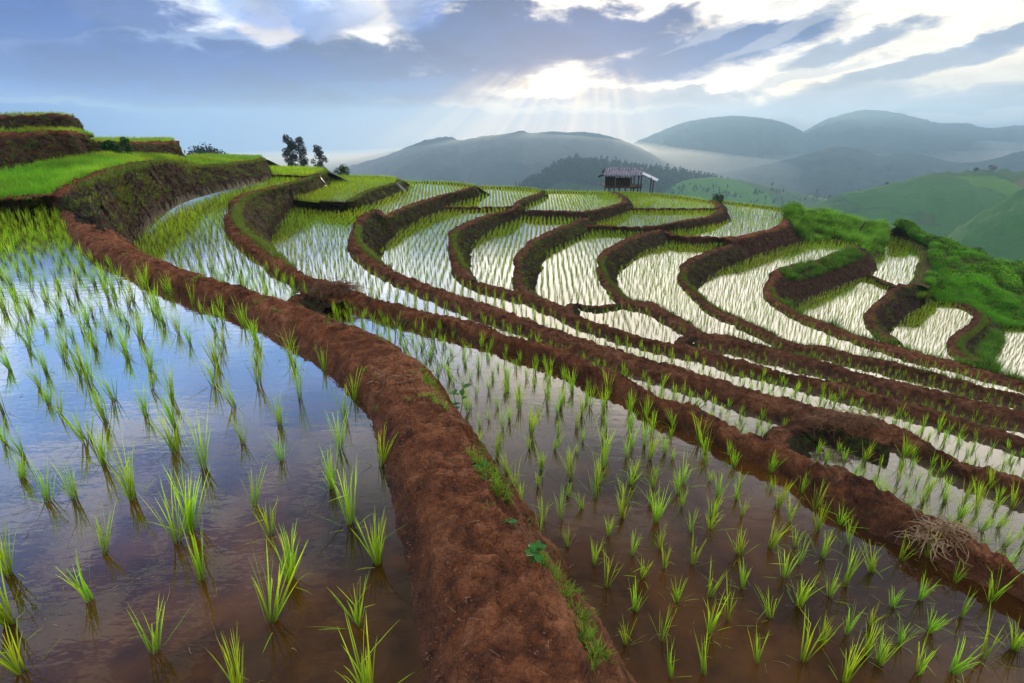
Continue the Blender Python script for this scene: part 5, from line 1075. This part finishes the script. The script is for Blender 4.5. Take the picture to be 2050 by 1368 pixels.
# horizon veil and crepuscular rays
hz = mixc(t, az.ss(-32, 0), (.03, .19, .62), (.50, .46, .46)); hz = mixc(t, az.ss(10, 38), hz, (.34, .44, .66)); c = mixc(t, (1 - el.ss(-.5, 3.0)) * .9, c, hz)
a0, e0 = ae(1200, -30); ang = (az - a0).fn('ARCTAN2', (e0 - el).mx(.05)) * 57.2958; rn = noise(t, comb(t, ang * .085, 5.0, 0.0), 1.0, 3, .5)
rm = rn.ss(.40, .66) * ang.ss(-68, -38) * (1 - ang.ss(14, 34)) * (1 - el.ss(4.2, 6.4)) * el.ss(-4, .5); c = mixc(t, rm * .6, c, (1.35, 1.02, .66))
below = (1 - el.ss(-3, -.3)); c = mixc(t, below, c, mixc(t, az.ss(-30, 5), (.10, .22, .50), (.36, .42, .50)))
back = (dy.ss(.1, -.5)).mx(el.ss(48, 70)); c = mixc(t, back * .95, c, (.85, .85, .86))
ns = t.nodes.new("ShaderNodeTexSky"); ns.sky_type = 'NISHITA'; ns.sun_disc = False; ns.sun_elevation = R(SEL); ns.sun_rotation = R(SAZ)
nk = vmul(t, X(t, ns.outputs[0]), (.010, .010, .010)); c = mixc(t, 1.0, c, nk, 'ADD')
t.links.new(c.o, bg.inputs[0]); bg.inputs[1].default_value = 1.0

hzm = bpy.data.materials.new("haze_air"); hzm.use_nodes = True; t = hzm.node_tree; t.nodes.clear(); o_ = t.nodes.new("ShaderNodeOutputMaterial"); pv = t.nodes.new("ShaderNodeVolumePrincipled")
pv.inputs["Color"].default_value = (.52, .77, 1.0, 1); pv.inputs["Density"].default_value = .00040; pv.inputs["Anisotropy"].default_value = .3
t.links.new(pv.outputs[0], o_.inputs["Volume"])
mb = MB(); mb.box((700, 1650, -7), (5600, 3700, 290)); hz_o = mb.build("haze", hzm); tag(hz_o, "pale blue haze filling the valley air", None, None, "stuff")
mm_ = bpy.data.materials.new("valley_mist"); mm_.use_nodes = True; t = mm_.node_tree; t.nodes.clear(); o_ = t.nodes.new("ShaderNodeOutputMaterial"); pv = t.nodes.new("ShaderNodeVolumePrincipled")
pv.inputs["Color"].default_value = (1.0, .96, .88, 1); pv.inputs["Density"].default_value = .0013; pv.inputs["Anisotropy"].default_value = .45; t.links.new(pv.outputs[0], o_.inputs["Volume"])
gx = np.linspace(-2000, 3000, 50); gy = np.linspace(650, 2900, 24); GX, GY = np.meshgrid(gx, gy, indexing='ij')
ed_ = np.clip(np.minimum(np.minimum(GX + 2000, 3000 - GX) / 600, np.minimum(GY - 650, 2900 - GY) / 500), 0, 1)
tz = -128 + ed_ ** .7 * (62 + 62 * np.exp(-((GX - 60) / 400) ** 2) + 40 * np.exp(-((GX - 1500) / 500) ** 2) + 14 * fbm(np.stack([GX, GY, GX * 0], -1) * .0025, 19))
n_, m_ = GX.shape; VT = np.stack([GX, GY, tz], -1).reshape(-1, 3); VB = np.stack([GX, GY, np.full(GX.shape, -134.)], -1).reshape(-1, 3); fq = grid_faces(n_, m_); ed2 = []
rimi = [i * m_ for i in range(n_)] + [(n_ - 1) * m_ + j for j in range(1, m_)] + [i * m_ + m_ - 1 for i in range(n_ - 2, -1, -1)] + [j for j in range(m_ - 2, 0, -1)]
for k in range(len(rimi)): a, b = rimi[k], rimi[(k + 1) % len(rimi)]; ed2.append((a, b, b + n_ * m_, a + n_ * m_))
ms_o = ob("mist", mesh_np("mist", np.vstack([VT, VB]), np.vstack([fq, fq[:, ::-1] + n_ * m_, np.array(ed2)]), mm_)); tag(ms_o, "bright mist lying in the valley below the middle mountain", None, None, "stuff")

sc.view_settings.view_transform = 'Standard'; sc.view_settings.look = 'None'; sc.view_settings.exposure = 0.42; sc.view_settings.gamma = 1.0
cy_ = sc.cycles; cy_.use_denoising = True; cy_.max_bounces = 6; cy_.diffuse_bounces = 3; cy_.glossy_bounces = 3; cy_.transmission_bounces = 4; cy_.transparent_max_bounces = 8; cy_.volume_bounces = 1; cy_.caustics_reflective = False; cy_.caustics_refractive = False
cy_.sample_clamp_indirect = 6.0
